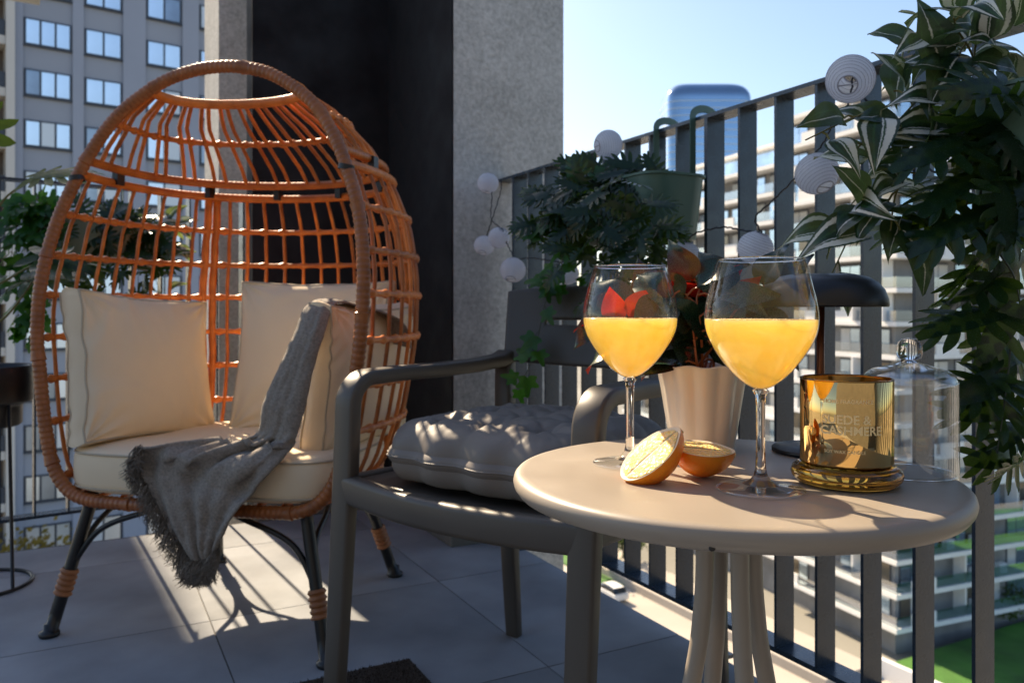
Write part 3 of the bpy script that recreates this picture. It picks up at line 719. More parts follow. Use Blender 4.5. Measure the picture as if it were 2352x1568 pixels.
# ------------------------------------------------------------------ cushions in the egg chair
def cushion(name, label, c, ax, ay, az, w, h, t, seed, wr=.007, mat_=None, sag=.0, group='cream cushions in the egg chair', pipe=True, n=56):
    """ax across, ay up, az face normal; a boxed cushion: two swelling faces and a gusset with piped seams"""
    mat_ = mat_ or M['cream']; ax, ay, az = [Vector(x).normalized() for x in (ax, ay, az)]; c = Vector(c)
    def edge(a, b):                                # outline pulled in a little between the corners
        kx = 1 - .06 * (1 - b * b) * abs(a) ** 4; ky = 1 - .06 * (1 - a * a) * abs(b) ** 4
        return a * kx * w / 2, b * ky * h / 2
    def face(sg):
        P = []
        for i in range(n):
            for j in range(n):
                a = math.sin((i / (n - 1) - .5) * math.pi); b = math.sin((j / (n - 1) - .5) * math.pi)
                x, y = edge(a, b)
                sw = ((1 - abs(a) ** 2.6) * (1 - abs(b) ** 2.6)) ** .62
                z = t * (.24 + .34 * sw)
                q = Vector((x * 7, y * 7, seed + sg * 3))
                z += wr * 1.3 * mnoise.noise(q * .7) * sw
                cr = max(abs(a), abs(b)) ** 2
                z += wr * mnoise.noise(Vector((x * 22 + 9 * mnoise.noise(q * .5), y * 9, seed * 2.1))) * (.25 + cr)
                for (cx, cy) in ((-1, -1), (1, -1), (-1, 1), (1, 1)):      # creases running in from the corners
                    dx, dy = a - cx, b - cy; d = math.hypot(dx, dy); an = math.atan2(dy, dx)
                    z += .8 * wr * math.sin(an * 13 + seed + cx) * math.exp(-(d / .42) ** 2) * min(1, d * 6)
                P.append(c + ax * x + ay * (y - sag * (1 - a * a) * (1 + b) * .5) + az * (sg * z))
        return P
    o = thing(name, c - Vector((0, 0, h / 2)), label, 'cushion', group)
    F, Bk = face(1), face(-1); mb = MB(); mb.grid(F, n, n, flip=False); mb.grid(Bk, n, n, flip=True)
    per = [i * n for i in range(n)] + [(n - 1) * n + j for j in range(1, n)] + [i * n + n - 1 for i in range(n - 2, -1, -1)] + [j for j in range(n - 2, 0, -1)]
    G = []; ctr = c
    for k in range(5):
        s_ = k / 4
        for q, i in enumerate(per):
            p = F[i].lerp(Bk[i], s_); o_ = p - ctr; o_ -= az * o_.dot(az)
            bl = math.sin(math.pi * s_)
            G.append(p + o_.normalized() * (t * .10 * bl + wr * .5 * bl * mnoise.noise(Vector((q * .23, seed, s_ * 2)))))
    mb.grid(G, 5, len(per), False, True, True)
    mb.build('cover', mat_, o)
    if pipe:
        for src, nm in ((F, 'piping'), (Bk, 'piping')):
            MB().tube([src[i] + (src[i] - ctr).normalized() * .001 for i in per], .0027, 6, True).build(nm, M['piping'], o)
    return o
up = Vector((0, 0, 1))
# seat cushion: a thick pad cut to the chair's plan
sc_o = thing('seat_cushion', E(0, -.03, .335), 'thick cream seat pad lying in the bottom of the egg chair', 'cushion', 'cream cushions in the egg chair')
def padpt(a, s_, z, grow=0):
    th = a; r = 1.0
    if math.sin(th) >= 0: u, v = .345 * math.copysign(abs(math.cos(th)) ** .8, math.cos(th)), -.02 + .30 * math.sin(th)
    else: u, v = .345 * math.copysign(abs(math.cos(th)) ** .32, math.cos(th)), -.02 - .262 * abs(math.sin(th)) ** .32
    return E(u * (s_ + grow), (v + .02) * (s_ + grow) - .02, z)
P = []; NA = 120
prof = [(0.02, .330), (.5, .330), (.93, .332), (.985, .340), (1.0, .356), (1.003, .385), (1.0, .412), (.985, .427), (.93, .434), (.7, .439), (.4, .441), (.02, .441)]
for s_, z in prof:
    for k in range(NA):
        a = 2 * math.pi * k / NA; p = padpt(a, s_, z)
        p.z += .006 * mnoise.noise(p * 9) * (1 if z > .42 else .2); P.append(p)
mb = MB(); mb.grid(P, len(prof), NA, False, True, True); mb.build('cover', M['cream'], sc_o)
for z in (.345, .424):
    MB().tube([padpt(2 * math.pi * k / NA, .994, z) for k in range(NA)], .0026, 6, True).build('piping', M['piping'], sc_o)
# left back cushion
a0, a1 = Vector((-1.045, 1.885, 0)), Vector((-.872, 2.285, 0)); axl = (a1 - a0).normalized(); nl = Vector((axl.y, -axl.x, 0))
cc = (a0 + a1) / 2 + nl * .005 + Vector((0, 0, .607))
cushion('back_cushion', 'large cream cushion leaning at the left inside the egg chair', cc - axl * .014, axl - up * .07, (up - nl * .16 + axl * .07), (nl + up * .16), .405, .362, .125, 3.3, .009)
# right back cushion
b0, b1 = Vector((-.765, 2.225, 0)), Vector((-.335, 2.20, 0)); axr = (b1 - b0).normalized(); nr = Vector((axr.y, -axr.x, 0))
cushion('back_cushion', 'cream cushion at the back of the egg chair, mottled with sun spots', (b0 + b1) / 2 + Vector((0, 0, .628)), axr, (up - nr * .22), (nr + up * .22), .42, .41, .125, 8.1, .008)
# right side cushion, seen on its edge
c0, c1 = Vector((-.432, 1.80, 0)), Vector((-.300, 2.17, 0)); axs = (c1 - c0).normalized(); ns = Vector((-axs.y, axs.x, 0))
cushion('side_cushion', 'cream cushion seen edge-on at the right rim, under the blanket', (c0 + c1) / 2 + Vector((0, 0, .597)) + ns * .012, axs, (up - ns * .12 - axs * .06), (ns + up * .12), .40, .345, .12, 5.7, .007)

# ------------------------------------------------------------------ throw blanket
bl = thing('throw_blanket', at(520, 1180, 1.72) * 1.0, 'grey-brown wool throw with fringe hanging over the front of the egg chair', 'blanket')
def zf(qx):                                         # depth just in front of the seat pad's front face
    m_ = (qx - 1176) / 1829
    # front line: EO + ER*u + EB*(-.285)
    p0 = EO + EB * (-.288)
    u = (m_ * p0.y - p0.x) / (ER.x - m_ * ER.y); return (p0 + ER * u).y
def seat(qx, qy): return at(qx, qy, (.76 - .447) * 1829 / (qy - 708))
rows = [
    (at(900, 790, 2.02), at(945, 800, 1.99)),
    (at(880, 722, 1.99), at(925, 740, 1.95)),
    (at(760, 690, 1.90), at(822, 702, 1.85)),
    (at(708, 702, 1.82), at(770, 700, 1.795)),
    (at(680, 760, 1.775), at(745, 765, 1.76)),
    (at(648, 835, 1.765), at(722, 838, 1.745)),
    (at(608, 925, 1.765), at(702, 925, 1.735)),
    (at(585, 1000, 1.79), at(678, 1005, 1.725)),
    (seat(470, 1024), at(648, 1050, 1.70)),
    (seat(345, 1034), at(605, 1105, 1.69)),
    (at(318, 1060, zf(318) - .012), at(575, 1140, zf(575) - .035)),
    (at(345, 1125, zf(345) - .02), at(553, 1165, zf(553) - .05)),
    (at(378, 1195, zf(378) - .03), at(528, 1205, zf(528) - .055)),
    (at(412, 1258, zf(412) - .035), at(505, 1250, zf(505) - .05)),
    (at(440, 1290, zf(440) - .035), at(492, 1285, zf(492) - .045)),
]
NR, NC = 150, 46
Lp = spline([r[0] for r in rows], NR); Rp = spline([r[1] for r in rows], NR); P = []
for i in range(NR):
    w_ = (Rp[i] - Lp[i]); nrm = Vector((-.1, -1, .25)).normalized(); ln = w_.length
    for j in range(NC):
        s_ = j / (NC - 1); p = Lp[i].lerp(Rp[i], s_)
        tt = i / NR
        fold = .011 * math.sin(s_ * 17 + tt * 3 + 1.2 * math.sin(tt * 9)) + .007 * math.sin(s_ * 31 + tt * 11)
        fold *= min(1, ln / .12) * (.65 if tt > .5 else .10)
        p = p + nrm * fold + nrm * (.012 if tt > .5 else .005) * mnoise.noise(p * 16) + nrm * .003 * mnoise.noise(p * 70)
        if 7.6 < tt * 14 < 9.6: p = p + Vector((0, 0, .016 * abs(math.sin(s_ * 15 + 1 + 3 * mnoise.noise(p * 9)))))
        p = p + nrm * (.016 * (1 - (2 * s_ - 1) ** 4) if tt < .55 else 0)
        P.append(p)
mb = MB(); mb.grid(P, NR, NC)
cl = mb.build('cloth', M['blanket'], bl)
md = cl.modifiers.new('thickness', 'SOLIDIFY'); md.thickness = .005; md.offset = 0
fr = MB(); rf = random.Random(5)
hem = [P[i * NC] for i in range(int(NR * .655), NR)] + [P[(NR - 1) * NC + j] for j in range(NC)] + [P[i * NC + NC - 1] for i in range(NR - 1, int(NR * .93), -1)]
for _ in range(1700):
    i = rf.randrange(len(hem) - 1); a = hem[i].lerp(hem[i + 1], rf.random()); a = a + Vector((rf.gauss(0, .004), rf.gauss(0, .004), rf.gauss(0, .003)))
    tu = math.sin(i * 1.7) ; l_ = rf.uniform(.03, .055); dx, dy = -.010 + .007 * tu + rf.gauss(0, .005), rf.gauss(-.004, .004)
    k = rf.uniform(-.008, .008)
    fr.tube([a, a + Vector((dx * .35 + k, dy * .4, -l_ * .4)), a + Vector((dx * .8 - k, dy * .8, -l_ * .75)), a + Vector((dx + k * 1.5, dy, -l_))], .0009, 3, False, [1.3, 1, .9, .5])
fz = MB()
for _ in range(6500):                              # short loose fibres standing off the cloth
    i, j = rf.randrange(int(NR * .1), NR - 1), rf.randrange(NC - 1); a = P[i * NC + j].lerp(P[(i + 1) * NC + j + 1], rf.random())
    d = Vector((rf.gauss(0, 1), rf.gauss(-.7, .8), rf.gauss(0, 1))).normalized() * rf.uniform(.004, .009); s_ = Vector((rf.gauss(0, 1), 0, rf.gauss(0, 1))).normalized() * .0005
    fz.add([a - s_, a + s_, a + d], [(0, 1, 2)])
tag(fz.build('nap', M['blanket'], bl, False), kind='stuff')
fo = fr.build('fringe', M['blanket'], bl); tag(fo, kind='stuff')

# ================================================================== ARMCHAIR
CO = Vector((.0425, 1.4925, 0)); CF = Vector((-.615, -.789, 0)).normalized(); CQ = -CF; CP = Vector((-CQ.y, CQ.x, 0)) * -1
def Ch(p, q, w): return CO + CP * p + CQ * q + Vector((0, 0, w))
ach = thing('armchair', CO, 'taupe plastic armchair with a slotted back, behind the round table', 'chair')
sec = rrect(.040, .030, .007, 3)
for sp in (-1, 1):
    # front leg and arm in one piece, as moulded
    lo = .017 if sp < 0 else .002
    path = [Ch(sp * .262, -.262, lo), Ch(sp * .262, -.245, .25), Ch(sp * .262, -.232, .455), Ch(sp * .263, -.226, .575)]
    path = resample(path, 14)
    cen = Ch(sp * .263, -.226 + .05, .578)
    for k in range(1, 8):
        a = R(90 * k / 7); path.append(cen + CF * (.05 * math.cos(a)) + Vector((0, 0, .052 * math.sin(a))))
    path += [Ch(sp * .266, -.10, .632), Ch(sp * .270, .02, .631), Ch(sp * .274, .14, .633), Ch(sp * .276, .235, .640), Ch(sp * .276, .262, .65)]
    path = [Vector(p) for p in path]
    mb = MB(); n_ = len(path)
    # section turned so that its wide side faces outwards along the leg and upwards along the arm
    mb.sweep(path, rrect(.028, .048, .006, 2), CP, False, [.84 + .16 * min(1, i / 10) for i in range(n_)])
    # sweep()'s second axis follows CP: wide across the arm
    mb.build('arm', M['taupe'], ach, True, sharp=50)
    rp2 = [Ch(sp * .252, .262, .002), Ch(sp * .252, .245, .22), Ch(sp * .258, .238, .44), Ch(sp * .266, .246, .56), Ch(sp * .272, .254, .60), Ch(sp * .278, .262, .640)]
    MB().sweep(spline(rp2, 22), rrect(.030, .044, .006, 2), CP, False, [.78 + .22 * min(1, i / 8) for i in range(22)]).build('leg', M['taupe'], ach, True, sharp=50)
# seat: frame rails and a shallow dished board
mb = MB()
mb.sweep(spline([Ch(-.255, -.232, .428), Ch(-.13, -.250, .424), Ch(0, -.255, .422), Ch(.13, -.250, .424), Ch(.255, -.232, .428)], 17), rrect(.030, .052, .010, 3), up)
mb.build('front_rail', M['taupe'], ach, True, sharp=50)
for sp in (-1, 1):
    MB().sweep([Ch(sp * .258, -.222, .430), Ch(sp * .258, .0, .426), Ch(sp * .254, .232, .424)], rrect(.026, .046, .008, 3), up).build('side_rail', M['taupe'], ach, True, sharp=50)
MB().sweep([Ch(-.245, .238, .424), Ch(.245, .238, .424)], rrect(.026, .046, .008, 3), up).build('rear_rail', M['taupe'], ach, True, sharp=50)
P = [Ch(-.243 + .486 * i / 12, -.24 + .465 * j / 12, .446 - .006 * (1 - ((i - 6) / 6) ** 2)) for i in range(13) for j in range(13)]
mb = MB(); mb.grid(P, 13, 13); so_ = mb.build('seat', M['taupe'], ach); md = so_.modifiers.new('t', 'SOLIDIFY'); md.thickness = .010
# backrest with a slot
NU, NV = 49, 15; P = []
for i in range(NU):
    p = -.295 + .59 * i / (NU - 1); e = abs(p) / .295
    for j in range(NV):
        s_ = j / (NV - 1)
        w0 = .628 + .010 * e ** 2 ; w1 = .812 - .012 * e ** 4
        w = w0 + (w1 - w0) * s_
        q = .255 + .055 * (1 - e ** 2) + .30 * (w - .63) * .8
        pp = p * (1.0 - .06 * (1 - s_))
        P.append(Ch(pp, q, w))
mb = MB(); mb.grid(P, NU, NV)
keep = []
for f in mb.f:
    i, j = f[0] // NV, f[0] % NV
    if j == 7 and 8 <= i <= NU - 10: continue
    keep.append(f)
mb.f = keep; bo = mb.build('backrest', M['taupe'], ach)
md = bo.modifiers.new('t', 'SOLIDIFY'); md.thickness = .018; md.offset = 0
md = bo.modifiers.new('b', 'BEVEL'); md.width = .005; md.segments = 2; md.limit_method = 'ANGLE'
# tufted cushion
tc_ = thing('tufted_cushion', Ch(-.0, -.02, .45), 'grey-brown tufted seat cushion dappled with sunlight on the armchair', 'cushion')
n = 90; TUF = [(a, b) for a in (-.5, 0, .5) for b in (-.5, 0, .5)]
def tuft(sg):
    P = []
    for i in range(n):
        for j in range(n):
            a = math.sin((i / (n - 1) - .5) * math.pi); b = math.sin((j / (n - 1) - .5) * math.pi)
            rr = (abs(a) ** 5 + abs(b) ** 5) ** .2
            k = (max(abs(a), abs(b)) / rr) if rr > 1e-6 else 1
            x, y = a * k, b * k; m_ = max(abs(a), abs(b))
            scal = 1 - .06 * m_ ** 6 * (.5 + .5 * math.cos(math.pi * 4 * (x if abs(y) > abs(x) else y)))   # scalloped edge
            sw = (1 - m_ ** 5) ** .5
            z = .058 * sw
            for (tx, ty) in TUF:
                dx, dy = x - tx, y - ty; d = math.hypot(dx, dy); an = math.atan2(dy, dx)
                z -= .056 * math.exp(-d / .085) * sw
                z += .0085 * abs(math.sin(an * 4.5 + tx * 9 + ty * 5 + 1.8 * mnoise.noise(Vector((x * 3, y * 3, 4))))) * math.exp(-((d - .14) / .13) ** 2) * sw - .004 * sw * math.exp(-((d - .15) / .13) ** 2)
            for g_ in (-.5, 0, .5):                       # valleys between the tufts
                z -= .006 * (math.exp(-((x - g_ + .03 * math.sin(y * 9)) / .035) ** 2) + math.exp(-((y - g_ + .03 * math.sin(x * 8)) / .035) ** 2)) * sw
            z += (.006 * mnoise.noise(Vector((x * 5, y * 5, sg))) + .004 * abs(mnoise.noise(Vector((x * 11 + 3 * y, y * 11, sg + 7))))) * sw
            P.append(Ch(x * .210 * scal, -.012 + y * .212 * scal, .498 + sg * (.012 + z)) )
    return P
mb = MB(); F, Bk = tuft(1), tuft(-1)
for q in range(len(Bk)): Bk[q].z = max(Bk[q].z, .4545)
mb.grid(F, n, n); mb.grid(Bk, n, n, flip=True)
per = [i * n for i in range(n)] + [(n - 1) * n + j for j in range(1, n)] + [i * n + n - 1 for i in range(n - 2, -1, -1)] + [j for j in range(n - 2, 0, -1)]
G = []
for k in range(5):
    for i in per:
        p = F[i].lerp(Bk[i], k / 4); o_ = p - Ch(0, -.015, p.z); G.append(p + o_.normalized() * .008 * math.sin(math.pi * k / 4))
mb.grid(G, 5, len(per), False, True, True); mb.build('cover', M['tuft'], tc_)
MB().tube([F[i].lerp(Bk[i], .5) + (F[i] - Ch(0, -.015, F[i].z)).normalized() * .008 for i in per], .0018, 5, True).build('piping', M['tuft'], tc_)
for (tx, ty) in TUF:
    MB().lathe([(.001, .004), (.006, .003), (.008, 0), (.006, -.002)], Ch(tx * .218, -.015 + ty * .222, .520), 10).build('button', M['tuft'], tc_)

# ================================================================== TABLE AND WHAT STANDS ON IT
TZ = EYE - .185; TC = Vector((.2467, .905, 0))
tb = thing('bistro_table', TC, 'round beige metal bistro table set with drinks', 'table')
prof = [(.0, TZ - .012), (.228, TZ - .012), (.230, TZ - .020), (.238, TZ - .0235), (.2445, TZ - .021), (.2485, TZ - .0155), (.2498, TZ - .010), (.2485, TZ - .0048), (.2455, TZ - .0016), (.241, TZ - .0002), (.236, TZ), (.0, TZ)]; prof = [(r_ * .982, h) for r_, h in prof]
MB().lathe(prof, TC, 128, None, False).build('top', M['table'], tb)
for k in range(4):
    a = R(8 + 90 * k); d = Vector((math.cos(a), math.sin(a), 0))
    P = spline([TC + d * .029 + up * (TZ - .012), TC + d * .029 + up * .47, TC + d * .032 + up * .42, TC + d * .040 + up * .36, TC + d * .066 + up * .25, TC + d * .125 + up * .12, TC + d * .185 + up * .004], 48)
    MB().tube(P, .0104, 12).build('leg', M['table'], tb)
MB().lathe([(.001, -.006), (.06, -.006), (.06, 0), (.001, 0)], TC + up * (TZ - .0125), 24).build('mounting_plate', M['table'], tb)
MB().lathe([(.0012, 0), (.0028, .0), (.0028, .002), (.0012, .002)], TC + Vector((-.077, -.2285, TZ - .0185)), 10, Matrix.Rotation(R(70), 3, 'X')).build('hole_disc', M['black'], tb)  # black disc standing in for the dark of a hole under the rim

def wine_glass(c, label, jlabel, level):
    c = Vector((c[0], c[1], TZ)); H = .2345
    o = thing('wine_glass', c, label, 'wine glass', 'wine glasses on the table')
    inner = [(.006, .1035), (.0125, .1065), (.0200, .1120), (.0292, .1207), (.0372, .1305), (.0440, .1402), (.0500, .1505), (.0538, .1605), (.0554, .1710), (.0550, .1830), (.0532, .1945), (.0505, .2050), (.0473, .2180), (.0443, .2280), (.0420, H)]
    pr = [(Vector((r, h, 0))) for r, h in inner]; pr = [(p.x, p.y) for p in spline(pr, 44)]
    bw = MB().lathe([(r + .0007, h) for r, h in pr], c, 72, None, False).build('bowl', M['glass'], o)
    rp3 = [c + Vector((.0423 * math.cos(a), .0423 * math.sin(a), H)) for a in np.linspace(0, 2 * math.pi, 73)[:-1]]
    MB().tube(rp3, .0008, 8, True).build('rim', M['solid_glass'], o)
    st = [(.0, .0), (.0425, .0), (.0441, .0008), (.0441, .0018), (.0425, .0026), (.030, .0040), (.018, .0062), (.0105, .0100), (.0070, .0150), (.0054, .0220), (.0046, .034), (.0044, .060), (.0046, .085), (.0053, .096), (.0085, .1010), (.0060, .1030), (.0, .1033)]
    MB().lathe(st[6:], c + up * .0004, 56, None, False).build('stem', M['solid_glass'], o)
    MB().lathe(st[1:7], c + up * .0004, 56, None, False).build('foot', M['cloche'], o)
    jp = [(.0, .1042)] + [(r - .0004, h) for r, h in pr if h > .1040 and h < level] + [(interp(level, [(h, r) for r, h in pr]) - .0004, level)]
    rl = jp[-1][0]; jp += [(rl - .0012, level - .0006), (rl * .5, level - .0008), (.0, level - .0008)]
    j = MB().lathe(jp, c, 64, None, False).build('orange_juice', M['juice'], None)
    tag(j, jlabel, 'juice', 'juice in the glasses')
    fr_ = MB(); rj = random.Random(int(c.x * 1000))
    for k in range(150):                            # fine bubbles clinging where the juice meets the glass
        a = rj.uniform(0, 6.283); q_ = rl - .0012 - abs(rj.gauss(0, .0012)); b_ = rj.uniform(.0003, .0009)
        fr_.lathe([(0, -b_), (b_ * .8, -b_ * .5), (b_, 0), (b_ * .8, b_ * .5), (0, b_)], c + Vector((q_ * math.cos(a), q_ * math.sin(a), level - .0003)), 6, None, False)
    tag(fr_.build('froth', M['froth'], j), kind='stuff')
wine_glass((.2533, .8114), 'nearest and larger-looking wine glass, in the middle of the table', 'orange juice in the nearest wine glass', .1738)
wine_glass((.1405, .948), 'wine glass farther back at the left, in front of the armchair', 'orange juice in the wine glass at the left', .1735)

def orange_half(c, axis, longa, rad, ln, label, tip, deep=.98):
    """axis: out of the cut face; longa: along the fruit, stalk end first (cut lengthwise)"""
    c = Vector(c); axis = Vector(axis).normalized(); X = Vector(longa); X = (X - axis * X.dot(axis)).normalized(); Y = axis.cross(X)
    q = Matrix((X, Y, axis)).transposed()
    o = thing('orange_half', Vector((c.x, c.y, TZ)), label, 'orange', 'halved orange on the table')
    def out(a, k=1.0):
        x = ln * math.cos(a); y = rad * math.sin(a)
        if tip and math.cos(a) > .80: x += ln * .13 * ((math.cos(a) - .80) / .20) ** 2
        return x * k, y * k
    n, m_ = 56, 14; P = []
    for i in range(m_ + 1):
        b = (math.pi / 2) * i / m_
        for j in range(n):
            x, y = out(2 * math.pi * j / n); s_ = math.cos(b)
            P.append(c + q @ Vector((x * s_, y * s_, -rad * deep * math.sin(b))))
    mb = MB(); mb.grid(P, m_ + 1, n, False, True); mb.build('rind', M['rind'], o)
    P = []; ks = [1.0, .995, .985, .93]
    for i, k in enumerate(ks):
        for j in range(n):
            x, y = out(2 * math.pi * j / n, k); P.append(c + q @ Vector((x, y, [0, .0006, .0006, -.0008][i])))
    mb = MB(); mb.grid(P, 4, n, False, True, True); mb.f.append(tuple(3 * n + j for j in range(n))); mb.build('pith', M['pith'], o)
    rs = random.Random(3)
    for sgn in (-1, 1):                             # the two long segments either side of the core
        for (f0, f1) in ((.055, .90),):
            P = []; NI, NJ = 61, 23
            for i in range(NI):
                a = math.pi * (.045 + .91 * i / (NI - 1)); x, y = out(a)
                for j in range(NJ):
                    f = f0 + (f1 - f0) * j / (NJ - 1)
                    e = math.sin(math.pi * i / (NI - 1)) ** .4 * math.sin(math.pi * (j + .3) / (NJ - .4)) ** .5
                    z = -.0004 + .0012 * e + .0003 * e * mnoise.noise(Vector((x * 1500, y * f * 1500, sgn)))
                    P.append(c + q @ Vector((x * .90, sgn * y * f, z)))
            mb = MB(); mb.grid(P, NI, NJ, flip=sgn < 0); mb.build('segment', M['flesh'], o)
    MB().lathe([(.0, .0004), (.003, .0004), (.0038, -.001)], c + q @ Vector((ln * (1.13 if tip else 1.0), 0, -.004)), 10, q @ Matrix.Rotation(R(90), 3, 'Y')).build('stem_scar', M['pith'], o)
    return o
orange_half((.1470, .852, TZ + .0288), (-.60, -.30, .74), (.78, .10, .61), .0305, .0385, 'orange half standing on its rind, cut face shining towards the left', True)
orange_half((.2085, .874, TZ + .0315), (.05, -.13, .99), (1, -.15, -.06), .0295, .0315, 'orange half lying cut side up beside the wine glass', True, 1.05)

# ------------------------------------------------------------------ cream pot
PC = Vector((.2515, 1.052, TZ))
pot = thing('plant_pot', PC, 'cream fluted ceramic plant pot on the table', 'plant pot')
P = []; prof = [(.036, 0), (.0405, .001), (.0418, .004), (.047, .040), (.053, .080), (.0585, .108), (.0600, .1105), (.0585, .1120), (.0560, .1100), (.052, .085), (.02, .084)]
for r_, h in prof:
    for j in range(96):
        a = 2 * math.pi * j / 96; k = 1 + .040 * min(1, .3 + h / .08) * (2 * abs(math.cos(a * 5.5)) - 1.2) if r_ > .03 and h < .1125 else 1
        P.append(PC + Vector((r_ * k * math.cos(a), r_ * k * math.sin(a), h + (.0012 * math.cos(a * 9) if h > .105 else 0))))
mb = MB(); mb.grid(P, len(prof), 96, False, True, True); mb.build('body', M['pot'], pot)
MB().lathe([(.0, .0955), (.02, .0965), (.0535, .0935)], PC, 40, None, False).build('soil', M['soil'], pot)

# ------------------------------------------------------------------ lamp
LC = Vector((.3975, 1.026, TZ))
lm = thing('table_lamp', LC, 'black mushroom table lamp behind the gold candle jar', 'lamp')
MB().lathe([(0, 0), (.0585, 0), (.0600, .001), (.0600, .0048), (.0590, .0058), (0, .0058)], LC, 56, None, False).build('base', M['lamp'], lm)
MB().lathe([(.0, .0055), (.0050, .0055), (.0050, .195), (0, .195)], LC, 20, None, False).build('stem', M['lamp_stem'], lm)
MB().lathe([(.0785, .1868), (.0800, .1868), (.0808, .1895), (.0800, .197), (.0760, .208), (.068, .2180), (.056, .2250), (.040, .2285), (.020, .2295), (0, .2296), (0, .2265), (.04, .2255), (.066, .2160), (.076, .2040), (.0785, .1868)], LC, 72, None, False).build('shade', M['lamp'], lm)

# ------------------------------------------------------------------ candle in a gold jar
KC = Vector((.3545, .845, TZ))
kj = thing('candle_jar', KC, 'mirrored gold glass candle jar with printed lettering on a thick amber foot', 'candle')
MB().lathe([(0, .0006), (.030, .0006), (.049, .002), (.0545, .0065), (.0560, .0115), (.0540, .0170), (.0490, .0205), (.0455, .0215), (0, .0215)], KC, 72, None, False).build('foot', M['amber'], kj)
MB().lathe([(.0, .0222), (.0445, .0222), (.0462, .0245), (.0462, .1105), (.0455, .1115), (.0448, .1105)], KC, 72, None, False).build('jar', M['gold_glass'], kj)
MB().tube([KC + Vector((.0455 * math.cos(a), .0455 * math.sin(a), .1108)) for a in np.linspace(0, 2 * math.pi, 73)[:-1]], .0011, 8, True).build('lip', M['amber'], kj)
MB().lathe([(.0, .0235), (.0425, .0235), (.0425, .050), (.038, .0495), (0, .0490)], KC, 40, None, False).build('wax', M['wax'], kj)
MB().tube([KC + Vector((0, 0, .049)), KC + Vector((.001, 0, .060))], .0009, 6).build('wick', M['black'], kj)
def lettering(txt, size, ang, h, bold=.0):
    cu = bpy.data.curves.new('text', 'FONT'); cu.body = txt; cu.size = size; cu.align_x = 'LEFT'; cu.offset = bold; cu.resolution_u = 3
    ob = bpy.data.objects.new('text', cu); COL.objects.link(ob)
    dg = bpy.context.evaluated_depsgraph_get(); me = bpy.data.meshes.new_from_object(ob.evaluated_get(dg)); bpy.data.objects.remove(ob)
    r_ = .0466; mb = MB()
    vs = []
    for v in me.vertices:
        a = ang + v.co.x / r_; vs.append(KC + Vector((r_ * math.sin(a), -r_ * math.cos(a), h + v.co.y)))
    mb.add(vs, [tuple(p.vertices) for p in me.polygons]); bpy.data.meshes.remove(me)
    return mb.build('lettering', M['gold_print'], kj, False)
A0 = R(-52)
lettering('HOME FRAGRANCE', .0056, A0 + .02, .0890, .0001)
lettering('SUEDE &', .0125, A0, .0685, .0003); lettering('CASHMERE', .0125, A0 - .04, .0575, .0003)
lettering('SOY WAX CANDLE', .0046, A0 + .05, .0385, .00005)

# ------------------------------------------------------------------ glass cloche
GC = Vector((.449, .900, TZ))
gc = thing('glass_cloche', GC, 'clear glass bell dome with a mirrored knob at the right of the table', 'glass dome')
dome = [(.0495, .0004), (.0500, .002), (.0500, .100), (.0490, .1120), (.0450, .1205), (.0370, .1260), (.0250, .1295), (.0150, .1325), (.0085, .1350)]
dome = [(a_, b_ * .925) for a_, b_ in dome]; dome = [(p.x, p.y) for p in spline([Vector((r_, h, 0)) for r_, h in dome], 50)]
MB().lathe(dome, GC, 72, None, False).build('dome', M['cloche'], gc)
MB().lathe([(r_ - .0022, h - (.0015 if h > .1 else 0)) for r_, h in dome], GC, 72, None, False).build('dome_inner_wall', M['cloche'], gc)
MB().tube([GC + Vector((.0489 * math.cos(a), .0489 * math.sin(a), .0012)) for a in np.linspace(0, 2 * math.pi, 73)[:-1]], .0012, 8, True).build('lip', M['solid_glass'], gc)
MB().lathe([(a_, b_ - .0105) for a_, b_ in [(0, .1335), (.0095, .1345), (.0085, .1375), (.0120, .1395), (.0136, .1440), (.0136, .1510), (.0120, .1575), (.0075, .1612), (0, .1622)]], GC, 40, None, False).build('knob', solid_glass('knob_glass', (.95, .95, .96)), gc)

